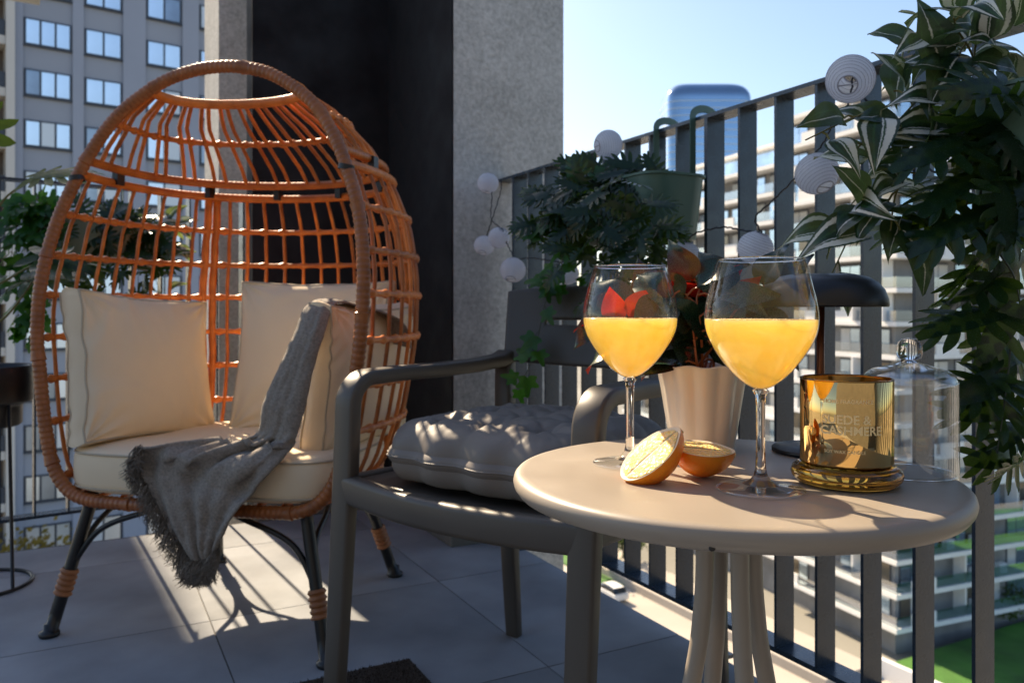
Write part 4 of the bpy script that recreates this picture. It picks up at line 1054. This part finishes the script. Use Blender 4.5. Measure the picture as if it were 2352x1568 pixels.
# ================================================================== PLANTS
def leaf_mesh(name, m, kind, var=0):
    r = random.Random(100 + var); mb = MB(); uv = []
    if kind in ('ovate', 'red'):                     # grid leaf, unit length along +Y, with folded midrib and drooping tip
        NI, NJ = 13, 9; P = []
        wmax = .62 if kind == 'ovate' else .74
        for i in range(NI):
            y = i / (NI - 1); wv = wmax * (math.sin(math.pi * min(1, y * 1.02) ** (.62)) ** .85) * (1 - .25 * y) if 0 < i < NI - 1 else .004
            for j in range(NJ):
                s_ = 2 * j / (NJ - 1) - 1; x = s_ * wv * .5
                z = .24 * abs(x) + (.10 if var % 2 else .16) * math.sin(y * 2.6) - (.22 + .1 * (var % 3)) * y * y + .03 * math.sin(y * 9 + s_ * 2 + var)
                z += .04 * s_ * math.sin(y * 3 + var)
                P.append(Vector((x, y, z))); uv.append((j / (NJ - 1), y))
        mb.grid(P, NI, NJ, flip=True); mb.uv = uv
    elif kind == 'monstera':
        def zc(q): return .16 * abs(q.x) ** 1.2 - (.16 + .08 * (var % 3)) * q.y * q.y - .34 * q.x * q.x + .025 * math.sin(q.x * 9 + var)
        NI = 9; P = []
        for i in range(NI):                            # plate along the midrib
            y = -.02 + 1.0 * i / (NI - 1); hw_ = .16 * math.sin(math.pi * (.16 + .84 * (i + .2) / NI)) + .015
            for j in range(5):
                q = Vector((hw_ * (j - 2) / 2, y, 0)); q.z = zc(q); P.append(q)
        mb.grid(P, NI, 5, flip=True)
        for sg in (-1, 1):
            for (y0, ang, ln_, wd_) in ((.00, 140, .40, .17), (.10, 110, .48, .145), (.25, 90, .52, .13), (.41, 73, .50, .125), (.57, 56, .44, .115), (.74, 38, .34, .095)):
                P = []; ang += r.uniform(-5, 5); ln_ *= r.uniform(.92, 1.08); x, y = sg * .05, y0
                NS = 7; h = R(ang)
                for i in range(NS):
                    f = i / (NS - 1); w_ = wd_ * (.78 + .30 * math.sin(math.pi * f)) * (math.sqrt(max(0, 1 - max(0, (f - .55) / .45) ** 2)) if f > .55 else 1) + .004
                    dx, dy = math.sin(h) * sg, math.cos(h)
                    for j in (-1, 0, 1):
                        q = Vector((x - dy * sg * j * w_ / 2 * 1.0, y + dx * sg * j * w_ / 2, 0)); q.z = zc(q) - (.012 if j == 0 else 0); P.append(q)
                    x += dx * ln_ / (NS - 1); y += dy * ln_ / (NS - 1); h -= R(4.5)
                mb.grid(P, NS, 3, flip=sg > 0)
    else:
        n = 96 if kind == 'monstera' else 60; rings = [0, .34, .67, 1.0]; ctr = Vector((0, .38, 0)) if kind == 'monstera' else Vector((0, .22, 0))
        out = []
        for k in range(n):
            a = 2 * math.pi * k / n; d = a - math.pi / 2             # 0 at the tip
            d = (d + math.pi) % (2 * math.pi) - math.pi; ad = abs(d)
            if kind == 'monstera':
                rr = .60 - .12 * math.sin(ad) + .02 * math.cos(3 * d) if ad < 2.5 else .46
                rr = .62 * (1 - .16 * (ad / math.pi)) * (1 + .06 * math.cos(2 * d))
                cuts = (.42, .80, 1.16, 1.52, 1.90); dep = (.40, .58, .64, .60, .42)
                for c_, dp in zip(cuts, dep):
                    c2 = c_ + .05 * math.sin(var * 3 + c_ * 9 + (1 if d > 0 else 0)); wd_ = .085
                    rr *= 1 - dp * math.exp(-(((ad - c2) / wd_) ** 4))
                edges_ = (0,) + cuts + (2.5,)
                for e0, e1 in zip(edges_, edges_[1:]):
                    if e0 <= ad < e1: rr *= 1 - .16 * (2 * abs(ad - (e0 + e1) / 2) / (e1 - e0)) ** 3
                rr *= 1 - .62 * math.exp(-(((ad - math.pi) / .22) ** 2))
                if ad < .2: rr *= 1 + .10 * (1 - ad / .2)
            else:
                rr = .30 + .30 * max(0, math.cos(d * 2.5 / 1.25 * .98)) ** 1.0 * (1 if ad < .8 else 0)
                rr = .32 + .42 * math.exp(-(ad / .30) ** 2) + .26 * math.exp(-(((ad - 1.12) / .30) ** 2)) + .16 * math.exp(-(((ad - 2.05) / .32) ** 2))
                rr *= 1 - .40 * math.exp(-(((ad - math.pi) / .35) ** 2))
            out.append((a, rr))
        P = []
        for k in rings[1:]:
            for (a, rr) in out:
                q = ctr + Vector((rr * k * math.cos(a), rr * k * math.sin(a), 0))
                q.z = .20 * abs(q.x) ** 1.2 - (.18 + .08 * (var % 3)) * q.y * q.y - .30 * q.x * q.x + .03 * math.sin(q.x * 9 + var)
                P.append(q)
        c0 = ctr.copy(); c0.z = -.18 * ctr.y ** 2
        mb.v = [tuple(c0)] + [tuple(p) for p in P]; mb.f = []
        for k in range(n): mb.f.append((0, 1 + k, 1 + (k + 1) % n))
        for i in range(2):
            for k in range(n):
                a = 1 + i * n + k; b = 1 + i * n + (k + 1) % n; mb.f.append((a, a + n, b + n, b))
    me = bpy.data.meshes.new(name); me.from_pydata(mb.v, [], mb.f)
    if mb.uv:
        ul = me.uv_layers.new(name='UVMap')
        for l in me.loops: ul.data[l.index].uv = mb.uv[l.vertex_index]
    fix(me, True); me.materials.append(m); return me
LEAF = {}
LEAF.update({k: [leaf_mesh('leaf', M[m_], kd, v) for v in range(3)] for k, m_, kd in (('striped', 'striped', 'ovate'), ('monstera', 'monstera', 'monstera'), ('ivy', 'ivy', 'ivy'), ('red', 'red_leaf', 'red'), ('dark_red', 'red_leaf_dark', 'red'), ('bright', 'bright_leaf', 'monstera'))})
LEAF['striped'] += [leaf_mesh('leaf', M['striped_dark'], 'ovate', v) for v in (0, 1, 2)]
def leaf(parent, kind, p, d, nrm, size, r):
    """base p, pointing along d, upper side towards nrm"""
    d = Vector(d).normalized(); n = Vector(nrm)
    mid = Vector(p) + d * size * .5                   # keep clear of the lanterns
    qx, qy = 1176 + mid.x / mid.y * 1829, 708 - (mid.z - EYE) / mid.y * 1829
    if kind not in ('red', 'dark_red') and any(math.hypot(qx - a, qy - b) < c for a, b, c in ((1950, 185, 78), (1872, 402, 74), (1735, 575, 60), (1397, 330, 50), (1570, 600, 60))): return None
    n = n * 1.0; n = (n - d * n.dot(d)); n = n.normalized() if n.length > 1e-4 else d.orthogonal().normalized()
    x = d.cross(n); Mx = Matrix((x, d, n)).transposed() * size
    return link('leaf', r.choice(LEAF[kind]), p, parent, M=Mx)
def vine(parent, pts, kind, size, r, stem_m, n=8, start=.15, spread=.7, rad=.0016, both=False, stem_len=.5, outw=Vector((-.3, -.8, .3))):
    P = spline(pts, 40)
    MB().tube(P, rad, 6, False, [1 - .5 * i / 39 for i in range(40)]).build('stem', stem_m, parent)
    for k in range(n):
        f = start + (1 - start) * (k + .5) / n; i = min(38, int(f * 39)); T = (P[i + 1] - P[i]).normalized()
        side = T.cross(outw).normalized() * (1 if k % 2 else -1)
        for sg in ((1, -1) if both else (1,)):
            d = (T * r.uniform(.1, .7) + side * sg * spread * r.uniform(.6, 1.3) + outw * r.uniform(-.1, .5) + Vector((r.gauss(0, .25), r.gauss(0, .25), r.gauss(-.12, .25)))).normalized()
            sz = size * r.uniform(.75, 1.15); b = P[i] + d * sz * stem_len * .5
            MB().tube([P[i], P[i].lerp(b, .6) + Vector((0, 0, .003)), b], rad * .7, 5).build('petiole', stem_m, parent)
            leaf(parent, kind, b, d, outw + Vector((r.gauss(0, .35), r.gauss(0, .35), .45 + r.gauss(0, .3))), sz, r)

# ------------------------------------------------------------------ planters hung on the railings
def planter(name_label, org, d, nin, length, w0, w1, dep, hooks, htop=1.182):
    """org: middle of the railing-side top edge; d along; nin towards the balcony"""
    o = thing('rail_planter', org - up * (w1 - w0), name_label, 'planter', 'sage green planters on the railings')
    def rect(gx, gy, z):
        return [org + d * x + nin * (y + dep / 2) + up * (z - org.z) for x, y in rrect(length - 2 * gx, dep - 2 * gy, min(.05, dep * .38), 6)]
    prof = [(.03, .03, w0 + .004), (.022, .016, w0), (.012, .010, w0 + .002), (.0115, .0095, w0 + .006), (.0, .0, w1 - .006), (-.004, -.004, w1 - .005), (-.004, -.004, w1), (.0, .0, w1 + .001), (.003, .003, w1 - .002), (.006, .006, w1 - .03)]
    P = []; m_ = 0
    for g_ in prof:
        q = rect(*g_); m_ = len(q); P += q
    mb = MB(); mb.grid(P, len(prof), m_, False, True, True); mb.f.append(tuple(reversed(range(m_)))); mb.build('box', M['planter'], o, True, sharp=40)
    q = rect(.006, .006, w1 - .022); mb = MB(); mb.v = [tuple(p) for p in q]; mb.f = [tuple(range(m_))]; mb.build('soil', M['soil'], o, False)
    MB().box(org + d * (-length * .33) + nin * (dep + .0035) + up * ((w0 + w1) / 2 - org.z), d * .0018, nin * .0015, up * ((w1 - w0) / 2 - .012)).build('seam', M['planter'], o, False)
    for h in hooks:
        b = org + d * h
        P = [b + nin * .004 + up * (w1 - .06 - org.z), b + nin * .004 + up * (htop + .003 - org.z)]
        for k in range(1, 10):
            a = math.pi * k / 10; P.append(b + nin * (-.030 + .034 * math.cos(a)) + up * (htop + .003 + .019 * math.sin(a) - org.z))
        P += [b - nin * .064 + up * (htop + .000 - org.z), b - nin * .064 + up * (htop - .03 - org.z)]
        MB().sweep(P, rrect(.017, .0025, .001, 1), d).build('hook', M['planter'], o, True, sharp=40)
    return o
dA = Vector((A2.x, A2.y, 0)); dB = Vector((B2.x, B2.y, 0)); dR = Vector((RLD.x, RLD.y, 0)); dN = Vector((RLN.x, RLN.y, 0))
W0, W1 = .905, 1.045
planter('sage green planter hooked over the railing beside the concrete column', LT(1.186, 1.505, W1), -dA, -dB, .40, W0, W1, .165, (.140, .012))
planter('sage green planter half hidden by leaves at the top right', LT(1.186, .47, W1), -dA, -dB, .40, W0, W1, .165, (.07, -.07))
RP = Vector((RL0.x, RL0.y, 0)) + dR * .30
planter('sage green planter on the left railing, seen through the egg chair', RP - dN * .004 + up * W1, dR, -dN, .40, W0, W1, .165, (.06, -.07))

# planter beside the column: dark cut-leaf vines and a little ivy
r = random.Random(21)
p1 = thing('trailing_plant', LT(1.10, 1.42, W1 - .02), 'dense dark cut-leaf plant spilling from the planter near the column', 'plant')
for i in range(13):
    t_ = 1.37 + .20 * r.random(); L_ = 1.02 + .12 * r.random(); b = LT(L_, t_, W1 - .02)
    e = LT(.96 - .06 * r.random(), t_ + r.uniform(-.03, .05), W1 - .06 - .24 * r.random())
    vine(p1, [b, b + up * .035 + dB * -.02, (b + e) / 2 + dB * -.05 + up * .03, e], 'monstera', .062, r, M['dark_stem'], 6, .15, .8)
for i in range(9):
    t_ = 1.38 + .20 * r.random(); b = LT(1.04 + .10 * r.random(), t_, W1 - .02)
    d = Vector((r.gauss(-.3, .4), r.gauss(-.3, .4), r.uniform(.3, .8)))
    MB().tube([b, b + d * .03, b + d * .05], .0015, 5).build('petiole', M['dark_stem'], p1); leaf(p1, 'monstera', b + d * .05, d, Vector((-.3, -.6, .8)), .06, r)
for (qa, qb) in (((1500, 520), (1550, 590)), ((1470, 470), (1460, 680)), ((1440, 420), (1420, 690)), ((1400, 420), (1370, 600))):
    a = at(qa[0], qa[1], 1.60); b = at(qb[0], qb[1], 1.60)
    vine(p1, [LT(1.06, 1.46, W1 - .01), a, a.lerp(b, .5) + Vector((-.01, -.02, 0)), b], 'monstera', .058, r, M['dark_stem'], 8, .3, .8)
p1b = thing('ivy', LT(1.10, 1.60, W1 - .02), 'green ivy hanging at the left end of the planter near the column', 'plant')
for (qa, qb, qc) in (((1345, 400), (1270, 500), (1262, 560)), ((1340, 420), (1300, 560), (1280, 655)), ((1360, 450), (1285, 600), (1250, 660)), ((1370, 400), (1330, 520), (1330, 640)), ((1270, 640), (1225, 820), (1185, 890))):
    vine(p1b, [LT(1.08, 1.58, W1 - .01), at(*qa, 1.78), at(*qb, 1.80), at(*qc, 1.82)], 'ivy', .046, r, M['dark_stem'], 9, .25, .7, .0011)

# big planting at the top right: striped leaves above, cut-leaf vines below
r = random.Random(33)
p2 = thing('striped_plant', LT(1.10, .60, W1 - .02), 'green and white striped trailing plant at the top right', 'plant')
root = [at(2230, 250, 1.08), at(2200, 240, 1.10), at(2270, 230, 1.05)]
SV = [((2150, 190), (2060, 235), (1960, 270), (1850, 322)), ((2160, 250), (2040, 330), (1985, 430), (1955, 470)), ((2120, 280), (2000, 400), (1960, 520), (1905, 640)),
      ((2180, 280), (2110, 370), (2060, 440), (2045, 530)), ((2140, 200), (2080, 260), (2020, 320), (1960, 330)), ((2190, 160), (2150, 120), (2110, 110), (2060, 110)), ((2250, 180), (2230, 120), (2200, 70), (2190, 40))]
for k, v in enumerate(SV):
    dz = 1.07 + .05 * (k % 3)
    vine(p2, [root[k % 3]] + [at(q[0], q[1], dz - .02 * i) for i, q in enumerate(v)], 'striped', .080, r, M['stem'], 5, .22, .75, .0021)
# single leaves that shape the outline
for (qx, qy, qx2, qy2, s_) in ((2160, 140, 2128, 30, .072), (2270, 90, 2290, 5, .066), (2200, 110, 2080, 85, .055), (2330, 60, 2345, 0, .06), (2210, 190, 2120, 150, .070), (2170, 240, 2030, 215, .07),
                               (2070, 290, 1960, 250, .062), (2180, 300, 2010, 290, .085), (2150, 330, 2060, 300, .07), (1990, 530, 1860, 560, .085), (1995, 480, 1900, 545, .07), (2020, 490, 2080, 500, .08), (1985, 455, 1940, 400, .055),
                               (2075, 420, 2020, 440, .06), (2070, 500, 2045, 560, .055), (2250, 150, 2180, 170, .07), (2300, 130, 2240, 90, .065), (2330, 170, 2270, 140, .07), (2230, 60, 2180, 55, .05), (2140, 260, 2120, 330, .07)):
    a = at(qx, qy, 1.04); b = at(qx2, qy2, 1.02); leaf(p2, 'striped', a, b - a, Vector((r.gauss(-.3, .4), -.75, .55 + r.gauss(0, .3))), s_ * 1.2, r)
for i in range(14):
    a = at(r.uniform(2080, 2352), r.uniform(60, 260), r.uniform(1.0, 1.15)); leaf(p2, 'striped', a, Vector((r.gauss(-.5, .6), r.gauss(-.3, .5), r.gauss(.15, .5))), Vector((r.gauss(0, .4), -.5, .8)), r.uniform(.065, .09), r)
p3 = thing('cut_leaf_vine', LT(1.05, .55, W1 - .02), 'dark cut-leaf vine hanging down the right edge', 'plant')
CV = [((2300, 260), (2240, 360), (2220, 470), (2200, 560)), ((2320, 280), (2300, 420), (2290, 560), (2330, 640), (2352, 760)), ((2280, 300), (2250, 480), (2290, 640), (2320, 760), (2310, 900), (2290, 1040)), ((2260, 270), (2200, 340), (2160, 380))]
for k, v in enumerate(CV):
    vine(p3, [at(2300, 235, 1.03)] + [at(q[0], q[1], 1.02 - .012 * i) for i, q in enumerate(v)], 'monstera', .080, r, M['dark_stem'], 2, .15, 1.0, .0020)
for (qx, qy, qx2, qy2, s_) in ((2300, 720, 2150, 735, .098), (2335, 700, 2290, 770, .080), (2320, 870, 2215, 900, .085), (2330, 1040, 2245, 1062, .080), (2340, 820, 2240, 832, .060), (2335, 940, 2212, 940, .080), (2215, 330, 2105, 350, .092), (2240, 400, 2170, 440, .090), (2250, 500, 2160, 530, .085),
                               (2290, 540, 2235, 630, .090), (2340, 580, 2300, 660, .085), (2352, 480, 2290, 540, .085), (2300, 200, 2200, 200, .075), (2330, 260, 2240, 290, .085), (2345, 340, 2270, 380, .09), (2350, 410, 2300, 460, .085), (2260, 300, 2200, 250, .075), (2350, 1050, 2320, 1095, .065), (2352, 970, 2300, 1010, .065), (2290, 420, 2330, 500, .08)):
    a = at(qx, qy, r.uniform(.97, 1.03)); b = at(qx2, qy2, r.uniform(.94, .99)); leaf(p3, 'monstera', a, b - a, Vector((r.gauss(-.1, .5), -.7, .45 + r.gauss(0, .5))), s_ * 1.12, r)
for i in range(5):
    a = at(r.uniform(2260, 2352), r.uniform(190, 420), r.uniform(1.0, 1.06)); leaf(p3, 'monstera', a, Vector((r.gauss(-.3, .7), r.gauss(-.3, .4), r.gauss(-.2, .7))), Vector((r.gauss(0, .6), -.7, .4)), r.uniform(.07, .095), r)

# planting on the left railing
r = random.Random(44)
LB = RP - dN * .09 + up * (W1 - .02)
p4 = thing('cut_leaf_plant', LB, 'dark cut-leaf plant behind the left part of the egg chair', 'plant')
for i in range(12):
    b = LB + dR * r.uniform(-.19, .16); e = b + dR * r.uniform(-.05, .08) - dN * r.uniform(.04, .12) + up * r.uniform(-.28, -.02)
    vine(p4, [b, b + up * .04 - dN * .03, (b + e) / 2 - dN * .03 + up * .03, e], 'monstera', .075, r, M['dark_stem'], 6, .1, .9)
p5 = thing('striped_plant', LB + dR * .16, 'small striped plant seen through the egg chair bars', 'plant')
for i in range(22):
    b = LB + dR * r.uniform(.05, .22) + up * r.uniform(-.2, .05) - dN * r.uniform(0, .06)
    leaf(p5, 'striped', b, dR * r.uniform(.2, 1) + up * r.uniform(-.5, .7) - dN * .3, Vector((.1, -.8, .6)), r.uniform(.06, .085), r)
p6 = thing('ivy', LB - dR * .2, 'bright green ivy hanging left of the egg chair', 'plant')
for (qa, qb, qc) in (((90, 470), (70, 600), (60, 800)), ((60, 480), (30, 560), (20, 680)), ((110, 500), (105, 620), (70, 780)), ((40, 520), (45, 640), (40, 760)), ((120, 480), (90, 560), (85, 660)), ((80, 470), (20, 500), (5, 620))):
    vine(p6, [LB - dR * .17, at(*qa, 2.48), at(*qb, 2.44), at(*qc, 2.42)], 'ivy', .062, r, M['dark_stem'], 10, .2, .8, .0014, both=True)

# ------------------------------------------------------------------ plant stand at the left edge
SC = Vector((-1.462, 2.18, 0))
st = thing('plant_stand', SC, 'black wire plant stand at the left edge', 'plant stand')
for nm, z, rr in (('floor_ring', .005, .128), ('holder_ring', .545, .112)):
    MB().tube([SC + Vector((rr * math.cos(a), rr * math.sin(a), z)) for a in np.linspace(0, 2 * math.pi, 49)[:-1]], .005, 8, True).build(nm, M['black'], st)
for k in range(3):
    a = R(-18 + 120 * k); MB().tube([SC + Vector((.126 * math.cos(a), .126 * math.sin(a), .005)), SC + Vector((.112 * math.cos(a), .112 * math.sin(a), .545))], .0048, 8).build('rod', M['black'], st)
bp = thing('black_pot', SC + up * .435, 'stepped black plant pot held in the wire stand', 'plant pot')
MB().lathe([(0, .437), (.098, .437), (.105, .443), (.106, .490), (.112, .500), (.128, .503), (.131, .508), (.131, .600), (.128, .603), (.122, .600), (.118, .57), (0, .57)], SC, 48, None, False).build('body', M['lamp'], bp)
MB().lathe([(0, .582), (.05, .585), (.119, .58)], SC, 32, None, False).build('soil', M['soil'], bp)
sp_ = thing('split_leaf_plant', SC + up * .58, 'tall split-leaf plant rising from the black pot at the left edge', 'plant')
r = random.Random(5)
for (q0, q1, q2, kd, s_, dr) in (((-60, 640), (0, 470), (95, 404), 'bright', .15, (1, .15, .32)), ((-60, 700), (20, 640), (110, 590), 'monstera', .16, (1, .2, -.1)), ((-70, 520), (-40, 380), (-60, 300), 'bright', .2, (-.6, 0, .8)), ((-60, 760), (10, 730), (80, 640), 'monstera', .15, (1, 0, .2)), ((-90, 600), (-120, 480), (-170, 430), 'bright', .2, (-1, 0, .2))):
    P = spline([SC + up * .58 + Vector((r.uniform(-.03, .03), r.uniform(-.03, .03), 0)), at(*q0, 2.16), at(*q1, 2.13), at(*q2, 2.10)], 24)
    MB().tube(P, .0048, 8, False, [1 - .5 * i / 23 for i in range(24)]).build('stem', M['stem'], sp_)
    leaf(sp_, kd, P[-1] - Vector(dr).normalized() * s_ * .12, dr, Vector((-.25, -.55, .8)), s_, r)

# ------------------------------------------------------------------ red-backed plant in the cream pot
r = random.Random(9)
rpn = thing('red_leaf_plant', PC + up * .095, 'leafy plant with dark green tops and glowing red undersides in the cream pot', 'plant')
TOP = PC + up * .092
RV = [((1600, 830), (1585, 700), (1560, 660)), ((1640, 820), (1640, 700), (1640, 640)), ((1620, 800), (1520, 730), (1450, 700)), ((1640, 790), (1700, 700), (1750, 680)), ((1580, 820), (1480, 760), (1400, 720)), ((1650, 800), (1720, 740), (1780, 720)), ((1610, 760), (1600, 690), (1610, 660))]
for k, v in enumerate(RV):
    dz = 1.05 + .03 * ((k % 3) - 1)
    vine(rpn, [TOP + Vector((r.uniform(-.015, .015), r.uniform(-.015, .015), 0))] + [at(q[0], q[1], dz) for q in v], 'dark_red', .074, r, M['red_stem'], 5, .25, .9, .0022)
for (qx, qy, qx2, qy2, s_, nn, kd) in ((1600, 690, 1690, 610, .080, (.45, .55, .6), 'red'), (1625, 725, 1560, 650, .072, (.2, .75, .5), 'red'), (1655, 690, 1652, 790, .078, (-.2, -.9, .3), 'dark_red'), (1415, 740, 1400, 655, .050, (.1, .9, .3), 'red'), (1445, 730, 1492, 676, .052, (.2, .8, .4), 'red'), (1345, 785, 1346, 735, .032, (0, 1, 0), 'red'),
                                   (1600, 780, 1510, 795, .07, (0, -.6, .8), 'dark_red'), (1590, 800, 1640, 770, .06, (0, -.7, .6), 'dark_red'), (1700, 725, 1785, 690, .06, (.1, -.8, .2), 'dark_red'), (1690, 735, 1775, 672, .06, (.2, .85, .3), 'red'), (1560, 740, 1620, 765, .06, (-.2, -.9, .4), 'dark_red'), (1570, 830, 1520, 840, .06, (0, -.5, .8), 'dark_red'), (1660, 840, 1700, 825, .06, (.1, -.5, .8), 'dark_red'), (1580, 770, 1530, 720, .06, (.0, -.9, .4), 'dark_red'), (1640, 760, 1600, 700, .07, (-.1, -.9, .3), 'dark_red'), (1590, 720, 1640, 640, .085, (-.2, .8, .4), 'red'), (1650, 740, 1720, 660, .08, (.3, .8, .4), 'red'), (1600, 830, 1560, 760, .08, (.1, -.9, .3), 'dark_red'), (1640, 830, 1690, 770, .08, (.1, -.9, .3), 'dark_red')):
    a = at(qx, qy, 1.04); b = at(qx2, qy2, 1.03); leaf(rpn, kd, a, b - a, Vector(nn), s_, r)

# ================================================================== STRING OF PAPER LANTERNS
def lantern(qx, qy, qr, d, axis, label):
    c = at(qx, qy, d); rad = qr / 1829 * d; ax = Vector(axis).normalized(); q = ax.to_track_quat('Z', 'Y').to_matrix()
    o = thing('paper_lantern', c - up * rad, label, 'lantern', 'paper lanterns strung along the railings')
    N_ = 14; prof = []; a0, a1 = .40, math.pi - .40; wires = MB()
    for i in range(N_ * 4 + 1):
        a = a0 + (a1 - a0) * i / (N_ * 4); k = 1 - .022 * abs(math.sin(math.pi * i / 4)) ** .8
        prof.append((rad * math.sin(a) * k, rad * .94 * math.cos(a) * k))
    MB().lathe(list(reversed(prof)), c, 40, q, False).build('globe', M['lantern'], o)
    for i in range(0, N_ * 4 + 1, 4):
        rr, h = prof[i]; wires.tube([c + q @ Vector((rr * 1.002 * math.cos(b), rr * 1.002 * math.sin(b), h)) for b in np.linspace(0, 2 * math.pi, 37)[:-1]], rad * .009, 4, True)
    wires.build('wire_hoops', M['lantern_wire'], o)
    for e in (0, -1):
        rr, h = prof[e]; m_ = MB().tube([c + q @ Vector((rr * math.cos(b), rr * math.sin(b), h)) for b in np.linspace(0, 2 * math.pi, 33)[:-1]], rad * .03, 6, True)
        m_.tube([c + q @ Vector((-rr, 0, h)), c + q @ Vector((rr, 0, h))], rad * .028, 6); m_.build('mouth_ring', M['lantern_wire'], o)
    return c + ax * rad * .9
LN = [
    (1121, 421, 25, 2.45, (.3, .2, 1), 'white paper lantern against the column at the left end of the right railing'),
    (1112, 564, 24, 2.36, (.2, .5, .8), 'white paper lantern below the topmost one, half hidden behind another'),
    (1146, 546, 25, 2.28, (.4, -.5, .8), 'white paper lantern overlapping a second lantern beside the column'),
    (1178, 620, 30, 2.20, (.2, .6, .9), 'white paper lantern hanging over the armchair back with its mouth down'),
    (1303, 628, 27, 2.02, (.5, .2, .9), 'white paper lantern partly behind the hanging ivy'),
    (1362, 531, 27, 1.95, (.1, .2, 1), 'white paper lantern almost hidden inside the dark cut-leaf plant'),
    (1397, 333, 34, 1.86, (.75, .3, .15), 'white paper lantern standing above the rail beside the first planter'),
    (1570, 592, 40, 1.66, (.1, -.2, 1), 'white paper lantern hanging under the first planter'),
    (1735, 570, 41, 1.52, (.35, -.3, 1), 'white paper lantern directly above the nearest wine glass'),
    (1876, 399, 49, 1.40, (-.25, .55, .85), 'white paper lantern at mid height left of the striped plant, mouth downwards'),
    (1953, 182, 54, 1.33, (.45, .75, .5), 'white paper lantern on the top rail with its mouth towards the camera'),
    (2047, 372, 48, 1.31, (.3, .3, 1), 'white paper lantern behind the striped leaves'),
    (2330, 520, 46, 1.16, (.1, .2, 1), 'white paper lantern behind the cut-leaf vine at the right edge'),
]
tips = [lantern(*a) for a in LN]
cb = thing('light_string_cable', tips[0], 'thin black twisted cable joining the paper lanterns', 'cable')
def hang(pts, n=40, sag=0.0):
    P = spline(pts, n); tw_ = []
    for i, p in enumerate(P): tw_.append(p + Vector((.0012 * math.sin(i * 1.9), .0012 * math.cos(i * 1.9), .0012 * math.sin(i * 1.9 + 1))))
    return tw_
CP_ = [
    [tips[0], at(1130, 450, 2.44), at(1128, 500, 2.40), at(1145, 520, 2.30), tips[2]],
    [tips[1], at(1125, 520, 2.35), at(1150, 440, 2.38), at(1150, 412, 2.40)],
    [tips[2], at(1165, 560, 2.26), at(1180, 590, 2.21), tips[3]],
    [tips[3], at(1215, 592, 2.16), at(1260, 598, 2.08), tips[4]],
    [tips[4], at(1340, 560, 1.98), tips[5], at(1400, 420, 1.88), tips[6]],
    [tips[5], at(1450, 560, 1.80), at(1520, 560, 1.70), tips[7]],
    [tips[7], at(1600, 535, 1.64), at(1660, 522, 1.58), at(1700, 528, 1.54), tips[8]],
    [tips[8], at(1735, 500, 1.50), at(1770, 465, 1.46), at(1820, 415, 1.42), at(1850, 370, 1.40), tips[9]],
    [tips[9], at(1890, 330, 1.38), at(1920, 270, 1.36), at(1950, 235, 1.35), tips[10]],
    [tips[10], at(2000, 250, 1.33), at(2040, 300, 1.32), tips[11]],
    [tips[11], at(2120, 380, 1.28), at(2220, 430, 1.22), at(2300, 460, 1.17), tips[12]],
]
for pts in CP_: MB().tube(hang(pts), .0017, 6).build('cable_length', M['cable'], cb)

# ================================================================== DOORMAT
dm = cbox(-.12, .607, 1.16, 1.603, .0012, .014)
dmat = thing('doormat', LT(.25, 1.38, 0), 'brown coir doormat under the front of the armchair', 'doormat')
dm.build('backing', M['mat'], dmat, False)
rm = random.Random(2); tf = MB()
for i in range(9000):
    L_, t_ = rm.uniform(-.12, .607), rm.uniform(1.38, 1.606)
    p = LT(L_, t_, .012); d = Vector((rm.gauss(0, .35), rm.gauss(0, .35), 1)) * .006; s_ = Vector((rm.gauss(0, 1), rm.gauss(0, 1), 0)).normalized() * .0016
    tf.add([p - s_, p + s_, p + d], [(0, 1, 2)])
tag(tf.build('pile', M['mat'], dmat, False), kind='stuff')
